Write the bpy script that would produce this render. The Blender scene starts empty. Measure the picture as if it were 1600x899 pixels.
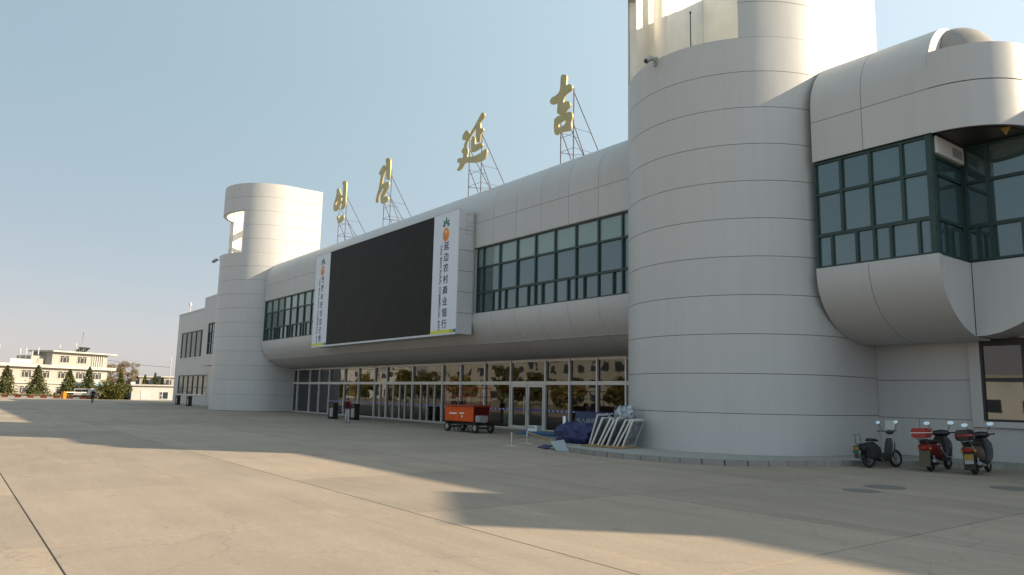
import bpy, math, random
import numpy as np
from mathutils import Vector, Matrix
random.seed(7); rng = np.random.default_rng(7)
S = bpy.context.scene
COL = S.collection
PI = math.pi
R_ = math.radians

# ------------------------------------------------------------------ camera
cam_d = bpy.data.cameras.new('camera'); cam = bpy.data.objects.new('camera', cam_d); COL.objects.link(cam)
cam_d.sensor_width = 36.0; cam_d.lens = 26.01; cam_d.clip_start = 0.1; cam_d.clip_end = 6000
_r = Vector((0.60686401, 0.79452366, 0.02117136)); _u = -Vector((-0.10193952, 0.10422418, -0.98931575)); _b = -Vector((-0.78824134, 0.59822192, 0.14424326))
M = Matrix((_r, _u, _b)).transposed().to_4x4(); M.translation = (0, 0, 1.8)
cam.matrix_world = M
S.camera = cam
# ------------------------------------------------------------------ sky and sun
SUN_AZ, SUN_EL = R_(45), R_(25.7)
w = bpy.data.worlds.new('World'); S.world = w; w.use_nodes = True
nt = w.node_tree; nt.nodes.clear()
sky = nt.nodes.new('ShaderNodeTexSky'); sky.sky_type = 'NISHITA'; sky.sun_disc = False
sky.sun_elevation = SUN_EL; sky.sun_rotation = R_(45); sky.altitude = 200; sky.air_density = 1.0; sky.dust_density = 1.0; sky.ozone_density = 1.0
bg = nt.nodes.new('ShaderNodeBackground'); bg.inputs[1].default_value = 0.08
wo = nt.nodes.new('ShaderNodeOutputWorld')
# hazy air: the clear-sky model, an even veil and the glow of the haze round the sun
sv = Vector((math.cos(SUN_EL) * math.cos(SUN_AZ), math.cos(SUN_EL) * math.sin(SUN_AZ), math.sin(SUN_EL)))
def wn(t, **k):
    n = nt.nodes.new(t)
    for a, b in k.items(): setattr(n, a, b)
    return n
wtc = wn('ShaderNodeTexCoord'); nrm = wn('ShaderNodeVectorMath', operation='NORMALIZE'); dot = wn('ShaderNodeVectorMath', operation='DOT_PRODUCT'); dot.inputs[1].default_value = sv
nt.links.new(wtc.outputs['Generated'], nrm.inputs[0]); nt.links.new(nrm.outputs[0], dot.inputs[0])
hf = wn('ShaderNodeMath', operation='MULTIPLY_ADD'); hf.inputs[1].default_value = 0.5; hf.inputs[2].default_value = 0.5; nt.links.new(dot.outputs['Value'], hf.inputs[0])
sq = wn('ShaderNodeMath', operation='POWER'); sq.inputs[1].default_value = 2.0; nt.links.new(hf.outputs[0], sq.inputs[0])
v1 = wn('ShaderNodeVectorMath', operation='MULTIPLY'); v1.inputs[1].default_value = (0.41, 0.21, 0.175); nt.links.new(sky.outputs[0], v1.inputs[0])
v2 = wn('ShaderNodeVectorMath', operation='SCALE'); v2.inputs[0].default_value = (3.49, 3.78, 3.94); nt.links.new(sq.outputs[0], v2.inputs['Scale'])
v3 = wn('ShaderNodeVectorMath', operation='ADD'); v3.inputs[1].default_value = (1.12, 1.91, 2.22); nt.links.new(v1.outputs[0], v3.inputs[0])
v4 = wn('ShaderNodeVectorMath', operation='ADD'); nt.links.new(v3.outputs[0], v4.inputs[0]); nt.links.new(v2.outputs[0], v4.inputs[1])
nt.links.new(v4.outputs[0], bg.inputs[0]); nt.links.new(bg.outputs[0], wo.inputs[0])
sd = bpy.data.lights.new('sun', 'SUN'); sd.energy = 4.0; sd.angle = R_(0.55); sd.color = (1.0, 0.83, 0.58)
sun = bpy.data.objects.new('sun', sd); COL.objects.link(sun)
sv = Vector((math.cos(SUN_EL) * math.cos(SUN_AZ), math.cos(SUN_EL) * math.sin(SUN_AZ), math.sin(SUN_EL)))
sun.rotation_euler = sv.to_track_quat('Z', 'Y').to_euler(); sun.location = (30, 60, 60)
S.view_settings.view_transform = 'Standard'; S.view_settings.look = 'None'; S.view_settings.gamma = 1.0
S.view_settings.exposure = 1.25; S.view_settings.use_curve_mapping = False
S.render.engine = 'CYCLES'
S.cycles.max_bounces = 8; S.cycles.transparent_max_bounces = 12; S.cycles.use_denoising = True; S.cycles.sample_clamp_indirect = 4

# ------------------------------------------------------------------ materials
MATS = {}
def mat(name, col, rough=0.6, metal=0.0, var=0.0, vscale=1.0, bump=0.0, bscale=20.0, spec=0.5, ior=1.45, objvar=0.0, emit=None, stretch=(1, 1, 1), col2=None, coat=0.0):
    m = bpy.data.materials.new(name); m.use_nodes = True; n = m.node_tree.nodes; l = m.node_tree.links
    b = n['Principled BSDF']; b.inputs['Roughness'].default_value = rough; b.inputs['Metallic'].default_value = metal
    b.inputs['Specular IOR Level'].default_value = spec; b.inputs['IOR'].default_value = ior
    b.inputs['Coat Weight'].default_value = coat
    b.inputs['Base Color'].default_value = (*col, 1)
    tc = n.new('ShaderNodeTexCoord'); src = None
    if var > 0:
        mp = n.new('ShaderNodeMapping'); mp.inputs['Scale'].default_value = stretch; l.new(tc.outputs['Object'], mp.inputs[0])
        t = n.new('ShaderNodeTexNoise'); t.inputs['Scale'].default_value = vscale; t.inputs['Detail'].default_value = 6; t.inputs['Roughness'].default_value = 0.62
        l.new(mp.outputs[0], t.inputs['Vector'])
        rp = n.new('ShaderNodeValToRGB'); rp.color_ramp.elements[0].position = 0.3; rp.color_ramp.elements[1].position = 0.72
        c2 = col2 if col2 else tuple(min(1, c * (1 + var)) for c in col); c1 = tuple(c * (1 - var) for c in col)
        rp.color_ramp.elements[0].color = (*c1, 1); rp.color_ramp.elements[1].color = (*c2, 1)
        l.new(t.outputs['Fac'], rp.inputs[0]); src = rp.outputs[0]
    if objvar > 0:
        oi = n.new('ShaderNodeObjectInfo'); mr = n.new('ShaderNodeMapRange'); mr.inputs[3].default_value = 1 - objvar; mr.inputs[4].default_value = 1 + objvar
        l.new(oi.outputs['Random'], mr.inputs[0])
        mx = n.new('ShaderNodeMix'); mx.data_type = 'RGBA'; mx.blend_type = 'MULTIPLY'; mx.inputs[0].default_value = 1
        if src: l.new(src, mx.inputs[6])
        else: mx.inputs[6].default_value = (*col, 1)
        cb = n.new('ShaderNodeCombineColor'); [l.new(mr.outputs[0], cb.inputs[i]) for i in range(3)]
        l.new(cb.outputs[0], mx.inputs[7]); src = mx.outputs[2]
    if src: l.new(src, b.inputs['Base Color'])
    if bump > 0:
        t2 = n.new('ShaderNodeTexNoise'); t2.inputs['Scale'].default_value = bscale; t2.inputs['Detail'].default_value = 4; l.new(tc.outputs['Object'], t2.inputs['Vector'])
        bp = n.new('ShaderNodeBump'); bp.inputs['Strength'].default_value = bump; bp.inputs['Distance'].default_value = 0.02; l.new(t2.outputs['Fac'], bp.inputs['Height']); l.new(bp.outputs[0], b.inputs['Normal'])
    if emit: b.inputs['Emission Color'].default_value = (*col, 1); b.inputs['Emission Strength'].default_value = emit
    MATS[name] = m; return m

def concrete():
    m = mat('plaza_concrete', (0.42, 0.345, 0.265), rough=0.88, spec=0.25)
    n = m.node_tree.nodes; l = m.node_tree.links; b = n['Principled BSDF']
    g = n.new('ShaderNodeNewGeometry')
    def noise(sc, st, det=6):
        mp = n.new('ShaderNodeMapping'); mp.inputs['Scale'].default_value = st; l.new(g.outputs['Position'], mp.inputs[0])
        t = n.new('ShaderNodeTexNoise'); t.inputs['Scale'].default_value = sc; t.inputs['Detail'].default_value = det; t.inputs['Roughness'].default_value = 0.65; l.new(mp.outputs[0], t.inputs['Vector']); return t.outputs['Fac']
    def ramp(f, p0, c0, p1, c1):
        r = n.new('ShaderNodeValToRGB'); e = r.color_ramp.elements; e[0].position = p0; e[1].position = p1; e[0].color = (*c0, 1); e[1].color = (*c1, 1); l.new(f, r.inputs[0]); return r.outputs[0]
    def mul(a, c, fac=1.0):
        x = n.new('ShaderNodeMix'); x.data_type = 'RGBA'; x.blend_type = 'MULTIPLY'; x.inputs[0].default_value = fac; l.new(a, x.inputs[6]); l.new(c, x.inputs[7]); return x.outputs[2]
    base = ramp(noise(0.35, (1, 1, 1)), 0.3, (0.304, 0.252, 0.204), 0.7, (0.352, 0.296, 0.242))
    st = ramp(noise(0.9, (0.35, 1.7, 1)), 0.35, (0.88, 0.88, 0.885), 0.62, (1.04, 1.03, 1.02))
    fine = ramp(noise(14, (1, 1, 1), 4), 0.3, (0.86, 0.86, 0.86), 0.7, (1.08, 1.07, 1.06))
    spots = ramp(noise(2.3, (1, 1, 1), 3), 0.24, (0.72, 0.70, 0.68), 0.32, (1, 1, 1))
    c = mul(mul(mul(base, st, 0.75), fine, 0.8), spots)
    tyre = ramp(noise(0.55, (0.12, 2.6, 1), 5), 0.56, (1, 1, 1), 0.72, (0.84, 0.835, 0.83)); c = mul(c, tyre, 0.8)
    pale = ramp(noise(0.8, (0.5, 2.2, 1), 7), 0.60, (1, 1, 1), 0.70, (1.16, 1.14, 1.10)); c = mul(c, pale)
    vo = n.new('ShaderNodeTexVoronoi'); vo.feature = 'DISTANCE_TO_EDGE'; vo.inputs['Scale'].default_value = 0.16; wp_ = n.new('ShaderNodeVectorMath'); wp_.operation = 'ADD'; nz_ = n.new('ShaderNodeTexNoise'); nz_.inputs['Scale'].default_value = 1.1; nz_.inputs['Detail'].default_value = 6; l.new(g.outputs['Position'], nz_.inputs['Vector']); l.new(g.outputs['Position'], wp_.inputs[0]); l.new(nz_.outputs['Color'], wp_.inputs[1]); l.new(wp_.outputs[0], vo.inputs['Vector'])
    c = mul(c, ramp(vo.outputs['Distance'], 0.0, (0.62, 0.60, 0.58), 0.0018, (1, 1, 1)), 0.4)
    c = mul(c, ramp(noise(9.0, (1, 1, 1), 2), 0.205, (0.45, 0.43, 0.41), 0.235, (1, 1, 1)))
    oi = n.new('ShaderNodeObjectInfo'); cr = ramp(oi.outputs['Random'], 0.0, (0.86, 0.87, 0.88), 1.0, (1.06, 1.05, 1.03))
    c = mul(c, cr); l.new(c, b.inputs['Base Color'])
    bp = n.new('ShaderNodeBump'); bp.inputs['Strength'].default_value = 0.35; bp.inputs['Distance'].default_value = 0.01
    l.new(noise(30, (1, 1, 1), 5), bp.inputs['Height']); l.new(bp.outputs[0], b.inputs['Normal'])
    return m
concrete()
def cladding(name, col):
    # painted aluminium sheet: faint rain streaks and soft blotches
    m = mat(name, col, rough=0.42, spec=0.4, objvar=0.022)
    n = m.node_tree.nodes; l = m.node_tree.links; b = n['Principled BSDF']; src = b.inputs['Base Color'].links[0].from_socket
    g = n.new('ShaderNodeNewGeometry')
    mp = n.new('ShaderNodeMapping'); mp.inputs['Scale'].default_value = (3.0, 3.0, 0.22); l.new(g.outputs['Position'], mp.inputs[0])
    t = n.new('ShaderNodeTexNoise'); t.inputs['Scale'].default_value = 1.1; t.inputs['Detail'].default_value = 7; t.inputs['Roughness'].default_value = 0.7; l.new(mp.outputs[0], t.inputs['Vector'])
    r = n.new('ShaderNodeValToRGB'); r.color_ramp.elements[0].position = 0.32; r.color_ramp.elements[1].position = 0.6; r.color_ramp.elements[0].color = (0.87, 0.865, 0.85, 1); r.color_ramp.elements[1].color = (1, 1, 1, 1); l.new(t.outputs['Fac'], r.inputs[0])
    x = n.new('ShaderNodeMix'); x.data_type = 'RGBA'; x.blend_type = 'MULTIPLY'; x.inputs[0].default_value = 0.38; l.new(src, x.inputs[6]); l.new(r.outputs[0], x.inputs[7]); l.new(x.outputs[2], b.inputs['Base Color'])
    t2 = n.new('ShaderNodeTexNoise'); t2.inputs['Scale'].default_value = 0.9; t2.inputs['Detail'].default_value = 2; l.new(g.outputs['Position'], t2.inputs['Vector'])
    bp = n.new('ShaderNodeBump'); bp.inputs['Strength'].default_value = 0.22; bp.inputs['Distance'].default_value = 0.05; l.new(t2.outputs['Fac'], bp.inputs['Height']); l.new(bp.outputs[0], b.inputs['Normal'])
    return m
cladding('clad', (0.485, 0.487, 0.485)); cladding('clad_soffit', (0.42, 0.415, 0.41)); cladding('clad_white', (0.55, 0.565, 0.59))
mat('joint', (0.13, 0.132, 0.136), 0.9)
mat('render_wall', (0.78, 0.76, 0.70), 0.85, var=0.08, vscale=0.8)
mat('soffit_dark', (0.035, 0.031, 0.03), 0.35)
mat('frame_green', (0.022, 0.05, 0.048), 0.45, var=0.15, vscale=3)
mat('frame_black', (0.02, 0.022, 0.024), 0.45)
mat('alu', (0.60, 0.60, 0.59), 0.4, metal=0.25, var=0.06, vscale=2)
mat('steel', (0.62, 0.62, 0.62), 0.3, metal=0.9)
mat('roofing', (0.28, 0.27, 0.26), 0.9, var=0.2)
def glass(name, base, ior, rough=0.015, wav=0.15, wscale=0.5, tint=(1, 1, 1), objvar=0.08):
    m = mat(name, base, rough, ior=ior, spec=0.5, objvar=objvar); n = m.node_tree.nodes; l = m.node_tree.links; b = n['Principled BSDF']
    b.inputs['Specular Tint'].default_value = (*tint, 1)
    g = n.new('ShaderNodeNewGeometry'); t = n.new('ShaderNodeTexNoise'); t.inputs['Scale'].default_value = wscale; t.inputs['Detail'].default_value = 1; l.new(g.outputs['Position'], t.inputs['Vector'])
    bp = n.new('ShaderNodeBump'); bp.inputs['Strength'].default_value = wav; bp.inputs['Distance'].default_value = 0.02; l.new(t.outputs['Fac'], bp.inputs['Height']); l.new(bp.outputs[0], b.inputs['Normal'])
    return m
glass('glass_teal', (0.040, 0.070, 0.072), 2.25, tint=(0.80, 0.95, 0.97), objvar=0.22)
glass('glass_blind', (0.185, 0.245, 0.225), 2.1, tint=(0.80, 0.97, 0.92), objvar=0.12)
glass('glass_dark', (0.02, 0.023, 0.026), 1.8)
glass('glass_office', (0.03, 0.035, 0.045), 1.6)
def lobby_glass(name, tcol, refl):
    m = bpy.data.materials.new(name); m.use_nodes = True; n = m.node_tree.nodes; l = m.node_tree.links; n.clear()
    o = n.new('ShaderNodeOutputMaterial'); mx = n.new('ShaderNodeMixShader'); tr = n.new('ShaderNodeBsdfTransparent'); gl = n.new('ShaderNodeBsdfGlossy'); fr = n.new('ShaderNodeFresnel')
    tr.inputs[0].default_value = (*tcol, 1); gl.inputs[0].default_value = (0.93, 0.95, 0.95, 1); gl.inputs['Roughness'].default_value = 0.012; fr.inputs[0].default_value = refl
    g = n.new('ShaderNodeNewGeometry'); t = n.new('ShaderNodeTexNoise'); t.inputs['Scale'].default_value = 0.7; t.inputs['Detail'].default_value = 2; l.new(g.outputs['Position'], t.inputs['Vector'])
    bp = n.new('ShaderNodeBump'); bp.inputs['Strength'].default_value = 0.30; bp.inputs['Distance'].default_value = 0.02; l.new(t.outputs['Fac'], bp.inputs['Height'])
    l.new(bp.outputs[0], gl.inputs['Normal']); l.new(fr.outputs[0], mx.inputs[0]); l.new(tr.outputs[0], mx.inputs[1]); l.new(gl.outputs[0], mx.inputs[2]); l.new(mx.outputs[0], o.inputs[0])
    MATS[name] = m
lobby_glass('glass_lobby', (0.42, 0.46, 0.44), 1.75)
mat('led_gap', (0.004, 0.004, 0.004), 0.8)
mat('led', (0.0145, 0.0135, 0.013), 0.55, spec=0.2, objvar=0.08, var=0.08, vscale=1.5)
mat('banner', (0.66, 0.70, 0.78), 0.5, spec=0.4, var=0.02)
mat('banner_yellow', (0.62, 0.60, 0.06), 0.5); mat('banner_blue', (0.05, 0.16, 0.25), 0.5); mat('banner_lime', (0.30, 0.45, 0.08), 0.5)
mat('ink', (0.03, 0.04, 0.08), 0.6); mat('fruit', (0.72, 0.16, 0.02), 0.45, var=0.25, vscale=1.0, col2=(0.85, 0.36, 0.04)); mat('leaf_green', (0.03, 0.17, 0.12), 0.5); mat('paper', (0.8, 0.8, 0.78), 0.7)
mat('gold', (0.46, 0.395, 0.20), 0.42, metal=0.3, var=0.12, vscale=2.5)
mat('rust_steel', (0.085, 0.055, 0.058), 0.7, var=0.2, vscale=4)
mat('orange', (0.60, 0.085, 0.008), 0.55, var=0.14, vscale=3, spec=0.3); mat('dark_red', (0.13, 0.008, 0.009), 0.5, var=0.1); mat('red', (0.30, 0.010, 0.013), 0.3, coat=0.3); mat('rail_red', (0.28, 0.035, 0.02), 0.5)
mat('rubber', (0.018, 0.018, 0.018), 0.8); mat('black', (0.012, 0.012, 0.014), 0.35, coat=0.2); mat('matt_black', (0.02, 0.02, 0.02), 0.7); mat('grey_metal', (0.32, 0.33, 0.33), 0.45, metal=0.5); mat('grey_plastic', (0.30, 0.30, 0.29), 0.6); mat('white_plastic', (0.72, 0.72, 0.70), 0.5); mat('silver', (0.62, 0.63, 0.65), 0.28, metal=0.7)
mat('mirror', (0.86, 0.88, 0.9), 0.06, metal=1.0); mat('bronze', (0.12, 0.09, 0.07), 0.35, metal=0.4); mat('plate_yellow', (0.27, 0.17, 0.03), 0.5); mat('plate_green', (0.015, 0.12, 0.06), 0.5); mat('tail', (0.30, 0.01, 0.008), 0.15); mat('amber', (0.6, 0.2, 0.02), 0.2)
mat('mud', (0.09, 0.085, 0.055), 0.85)
mat('tarp', (0.022, 0.032, 0.10), 0.55, var=0.25, vscale=6); mat('sign_navy', (0.018, 0.03, 0.085), 0.4); mat('sheet_blue', (0.05, 0.16, 0.28), 0.5, var=0.1); mat('sheet_grey', (0.30, 0.34, 0.35), 0.5, var=0.1); mat('foil', (0.30, 0.33, 0.36), 0.35, metal=0.4, var=0.7, vscale=5); mat('wood', (0.34, 0.21, 0.09), 0.8, var=0.25, vscale=6)
mat('kerbstone', (0.27, 0.262, 0.24), 0.85, var=0.15, vscale=5, objvar=0.06); mat('paving_tile', (0.31, 0.298, 0.27), 0.85, var=0.12, vscale=3, objvar=0.06)
mat('lobby_floor', (0.20, 0.18, 0.15), 0.25); mat('lobby_wall', (0.26, 0.24, 0.19), 0.8); mat('lobby_col', (0.72, 0.72, 0.70), 0.6); mat('sticker', (0.07, 0.06, 0.28), 0.6); mat('sign_red', (0.45, 0.02, 0.03), 0.5); mat('counter', (0.20, 0.09, 0.03), 0.5)
mat('cream', (0.315, 0.305, 0.275), 0.85, var=0.06, vscale=0.6); mat('cream_slab', (0.39, 0.385, 0.36), 0.85, var=0.05); mat('band_grey', (0.42, 0.42, 0.40), 0.85); mat('upvc', (0.47, 0.47, 0.46), 0.5); mat('canopy_blue', (0.22, 0.36, 0.46), 0.6); mat('shed_white', (0.40, 0.405, 0.39), 0.85, var=0.05); mat('dark_void', (0.03, 0.028, 0.028), 0.8)
mat('kerb_red', (0.45, 0.09, 0.05), 0.8); mat('kerb_white', (0.75, 0.72, 0.66), 0.8); mat('hedge', (0.13, 0.085, 0.03), 0.9, var=0.4, vscale=3)
def leafmat(name, c1, c2):
    m = mat(name, c1, 0.7, spec=0.2); n = m.node_tree.nodes; l = m.node_tree.links; b = n['Principled BSDF']
    g = n.new('ShaderNodeNewGeometry'); r = n.new('ShaderNodeValToRGB'); r.color_ramp.elements[0].color = (*c1, 1); r.color_ramp.elements[1].color = (*c2, 1); l.new(g.outputs['Random Per Island'], r.inputs[0]); l.new(r.outputs[0], b.inputs['Base Color'])
leafmat('needle', (0.022, 0.034, 0.012), (0.115, 0.115, 0.04)); leafmat('cypress', (0.028, 0.035, 0.008), (0.13, 0.125, 0.03)); leafmat('autumn', (0.10, 0.075, 0.042), (0.27, 0.20, 0.10)); leafmat('autumn_gold', (0.14, 0.11, 0.035), (0.28, 0.22, 0.08)); leafmat('olive', (0.035, 0.04, 0.012), (0.12, 0.11, 0.03))
glass('glass_wing', (0.13, 0.16, 0.165), 1.42, objvar=0.15)
mat('cladblock', (0.62, 0.64, 0.62), 0.8, var=0.15, vscale=0.3)
mat('bark', (0.10, 0.075, 0.05), 0.9, var=0.3, vscale=8)
mat('cloth_maroon', (0.16, 0.012, 0.028), 0.8); mat('cloth_white', (0.42, 0.43, 0.44), 0.8); mat('cloth_black', (0.014, 0.014, 0.016), 0.8); mat('skin', (0.42, 0.25, 0.17), 0.6); mat('hair', (0.01, 0.009, 0.008), 0.5)
mat('yard', (0.27, 0.23, 0.17), 0.9, var=0.12, vscale=0.3)
mat('asphalt_patch', (0.20, 0.18, 0.15), 0.9, var=0.15, vscale=4); mat('iron', (0.15, 0.14, 0.125), 0.7, var=0.2, vscale=12)

# ------------------------------------------------------------------ mesh helpers
ORG = {}
def V(*a): return Vector(a)
class MB:
    def __init__(s): s.v = []; s.f = []
    def add(s, vs, fs):
        o = len(s.v); s.v += [tuple(p) for p in vs]; s.f += [tuple(i + o for i in f) for f in fs]; return s
    def box(s, x0, x1, y0, y1, z0, z1):
        return s.add([(x, y, z) for x in (x0, x1) for y in (y0, y1) for z in (z0, z1)], [(0, 1, 3, 2), (4, 6, 7, 5), (0, 4, 5, 1), (2, 3, 7, 6), (0, 2, 6, 4), (1, 5, 7, 3)])
    def obox(s, c, ax, ay, az):   # oriented box: centre and three half-axis vectors
        c, ax, ay, az = Vector(c), Vector(ax), Vector(ay), Vector(az)
        return s.add([c + i * ax + j * ay + k * az for i in (-1, 1) for j in (-1, 1) for k in (-1, 1)], [(0, 1, 3, 2), (4, 6, 7, 5), (0, 4, 5, 1), (2, 3, 7, 6), (0, 2, 6, 4), (1, 5, 7, 3)])
    def loft(s, rings, cap=True, closed=True):
        n = len(rings[0]); o = len(s.v); fs = []
        for r in rings: s.v += [tuple(p) for p in r]
        for k in range(len(rings) - 1):
            for i in range(n if closed else n - 1):
                j = (i + 1) % n; fs.append((o + k * n + i, o + k * n + j, o + (k + 1) * n + j, o + (k + 1) * n + i))
        if cap: fs.append(tuple(o + i for i in range(n - 1, -1, -1))); fs.append(tuple(o + (len(rings) - 1) * n + i for i in range(n)))
        s.f += fs; return s
    def tube(s, pts, r, n=8, cap=True):
        pts = [Vector(p) for p in pts]; rs = r if isinstance(r, (list, tuple)) else [r] * len(pts); rings = []; up = None
        for i, p in enumerate(pts):
            d = (pts[min(i + 1, len(pts) - 1)] - pts[max(i - 1, 0)]).normalized()
            a = d.cross(up) if up is not None and d.cross(up).length > 1e-3 else d.orthogonal()
            a.normalize(); b = d.cross(a).normalized(); up = b.cross(a) if False else a.cross(d)
            up = up * -1 if up.dot(b) < 0 else up; up = b
            rings.append([p + rs[i] * (math.cos(2 * PI * k / n) * a + math.sin(2 * PI * k / n) * b) for k in range(n)])
            up = b
        # keep rings aligned
        for i in range(1, len(rings)):
            best = min(range(n), key=lambda q: (rings[i][q] - pts[i] - (rings[i - 1][0] - pts[i - 1])).length); rr = rings[i][best:] + rings[i][:best]
            if ((rr[1] - pts[i]) - (rings[i - 1][1] - pts[i - 1])).length > ((rr[-1] - pts[i]) - (rings[i - 1][1] - pts[i - 1])).length: rr = [rr[0]] + rr[:0:-1]
            rings[i] = rr
        return s.loft(rings, cap)
    def cyl(s, p0, p1, r, n=16): return s.tube([p0, p1], r, n)
    def lathe(s, c, axis, prof, n=20):   # prof: (radius, offset along axis)
        c = Vector(c); d = Vector(axis).normalized(); a = d.orthogonal().normalized(); b = d.cross(a)
        return s.loft([[c + d * h + max(r, 1e-4) * (math.cos(2 * PI * k / n) * a + math.sin(2 * PI * k / n) * b) for k in range(n)] for r, h in prof], True)
    def torus(s, c, axis, R, r, n=28, m=10):
        c = Vector(c); d = Vector(axis).normalized(); a = d.orthogonal().normalized(); b = d.cross(a); o = len(s.v); fs = []
        for i in range(n):
            e = math.cos(2 * PI * i / n) * a + math.sin(2 * PI * i / n) * b
            for j in range(m): s.v.append(tuple(c + (R + r * math.cos(2 * PI * j / m)) * e + r * math.sin(2 * PI * j / m) * d))
        for i in range(n):
            for j in range(m):
                i2, j2 = (i + 1) % n, (j + 1) % m; fs.append((o + i * m + j, o + i2 * m + j, o + i2 * m + j2, o + i * m + j2))
        s.f += fs; return s
    def ellipsoid(s, c, rx, ry, rz, n=14, m=9, rot=None):
        c = Vector(c); rings = []
        for k in range(m + 1):
            t = PI * (0.02 + 0.96 * k / m); q = []
            for i in range(n):
                p = Vector((rx * math.sin(t) * math.cos(2 * PI * i / n), ry * math.sin(t) * math.sin(2 * PI * i / n), rz * math.cos(t)))
                q.append(c + (rot @ p if rot else p))
            rings.append(q)
        return s.loft(rings)
    def build(s, name, m, parent=None, smooth=None, bevel=0.0, org=None, recalc=True):
        me = bpy.data.meshes.new(name); o = org if org is not None else (ORG.get(parent.name, (0, 0, 0)) if parent else (0, 0, 0))
        vs = [(p[0] - o[0], p[1] - o[1], p[2] - o[2]) for p in s.v]
        me.from_pydata(vs, [], s.f); me.update()
        import bmesh
        bm = bmesh.new(); bm.from_mesh(me)
        if recalc: bmesh.ops.recalc_face_normals(bm, faces=bm.faces)
        if bevel > 0: bmesh.ops.bevel(bm, geom=[e for e in bm.edges if len(e.link_faces) == 2 and e.calc_face_angle(0) > 0.6], offset=bevel, segments=2, affect='EDGES', clamp_overlap=True)
        bm.to_mesh(me); bm.free()
        if smooth:
            me.polygons.foreach_set('use_smooth', [True] * len(me.polygons)); me.set_sharp_from_angle(angle=R_(smooth))
        me.materials.append(MATS[m])
        ob = bpy.data.objects.new(name, me); COL.objects.link(ob)
        if parent is not None: ob.parent = parent; ORG[ob.name] = ORG.get(parent.name, (0, 0, 0))
        elif org is not None: ob.location = org
        return ob
def tag(o, label, cat, group=None, kind=None):
    if label: o['label'] = label
    if cat: o['category'] = cat
    if group: o['group'] = group
    if kind: o['kind'] = kind
    return o
def thing(name, label, cat, loc=(0, 0, 0), rotz=0.0, group=None, world=False):
    o = bpy.data.objects.new(name, None); COL.objects.link(o); o.location = loc; o.rotation_euler = (0, 0, rotz); o.empty_display_size = 0.3
    ORG[o.name] = tuple(loc) if world else (0, 0, 0)
    return tag(o, label, cat, group)
def box(name, m, parent, b, bevel=0.0): return MB().box(*b).build(name, m, parent, bevel=bevel)
def curve_mesh(name, polys, plane, extrude, m, parent, bevel=0.0, cyclic=True, smoothing=True):
    """filled 2-D outlines (holes allowed) -> thick solid. plane(x, y, d) maps to world"""
    c = bpy.data.curves.new(name, 'CURVE'); c.dimensions = '2D'; c.fill_mode = 'BOTH'; c.extrude = extrude / 2; c.bevel_depth = bevel; c.bevel_resolution = 1; c.resolution_u = 4
    for pts in polys:
        if smoothing:
            sp = c.splines.new('NURBS'); sp.points.add(len(pts) - 1); sp.order_u = 3; sp.use_cyclic_u = True
        else:
            sp = c.splines.new('POLY'); sp.points.add(len(pts) - 1); sp.use_cyclic_u = True
        for p, q in zip(sp.points, pts): p.co = (q[0], q[1], 0, 1)
    o = bpy.data.objects.new('tmp', c); COL.objects.link(o); dg = bpy.context.evaluated_depsgraph_get(); me = bpy.data.meshes.new_from_object(o.evaluated_get(dg)); bpy.data.objects.remove(o); bpy.data.curves.remove(c)
    return place_mesh(me, name, plane, m, parent)
def place_mesh(me, name, plane, m, parent):
    og = ORG.get(parent.name, (0, 0, 0)) if parent else (0, 0, 0)
    for v in me.vertices:
        p = plane(v.co.x, v.co.y, v.co.z); v.co = (p[0] - og[0], p[1] - og[1], p[2] - og[2])
    import bmesh
    bm = bmesh.new(); bm.from_mesh(me); bmesh.ops.remove_doubles(bm, verts=bm.verts, dist=1e-4); bmesh.ops.recalc_face_normals(bm, faces=bm.faces); bm.to_mesh(me); bm.free()
    me.materials.clear(); me.materials.append(MATS[m]); me.name = name
    ob = bpy.data.objects.new(name, me); COL.objects.link(ob); ob.parent = parent; ORG[ob.name] = og
    return ob
def text_mesh(name, body, size, plane, m, parent, extrude=0.004, bold=0.0, align='CENTER'):
    c = bpy.data.curves.new(name, 'FONT'); c.body = body; c.size = size; c.extrude = extrude; c.offset = bold; c.align_x = align; c.align_y = 'CENTER'; c.resolution_u = 3
    o = bpy.data.objects.new('tmp', c); COL.objects.link(o); dg = bpy.context.evaluated_depsgraph_get(); me = bpy.data.meshes.new_from_object(o.evaluated_get(dg)); bpy.data.objects.remove(o); bpy.data.curves.remove(c)
    return place_mesh(me, name, plane, m, parent)
def copy_tree(o, parent=None, cache=None):
    c = o.copy(); COL.objects.link(c); c.parent = parent
    for ch in [x for x in bpy.data.objects if x.parent == o]: copy_tree(ch, c)
    return c

# ================================================================== ground
XJ0, YJ0, SX, SY = -5.04, 1.13, 5.0, 4.77
box('ground', 'yard', None, (-900, 500, -500, 700, -1.2, -0.06))['kind'] = 'structure'
# the concrete plaza sheet (sits 12 mm below the slab tops so that it shows only in the joints)
plaza = MB().box(-133, 60, -16, 40, -0.4, -0.016).build('plaza', 'asphalt_patch'); plaza['kind'] = 'structure'
sm = MB().box(0.009, SX - 0.009, 0.009, SY - 0.009, -0.10, 0.0).build('slab', 'plaza_concrete', plaza, bevel=0.003)
sm.location = (XJ0, YJ0 - 2 * SY, 0); first = True
nslab = 0
for i in range(-25, 5):
    for j in range(-3, 5):
        x, y = XJ0 + i * SX, YJ0 + j * SY
        if first: o = sm; first = False
        else: o = sm.copy(); COL.objects.link(o); o.parent = plaza
        o.location = (x, y, 0); nslab += 1

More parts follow.
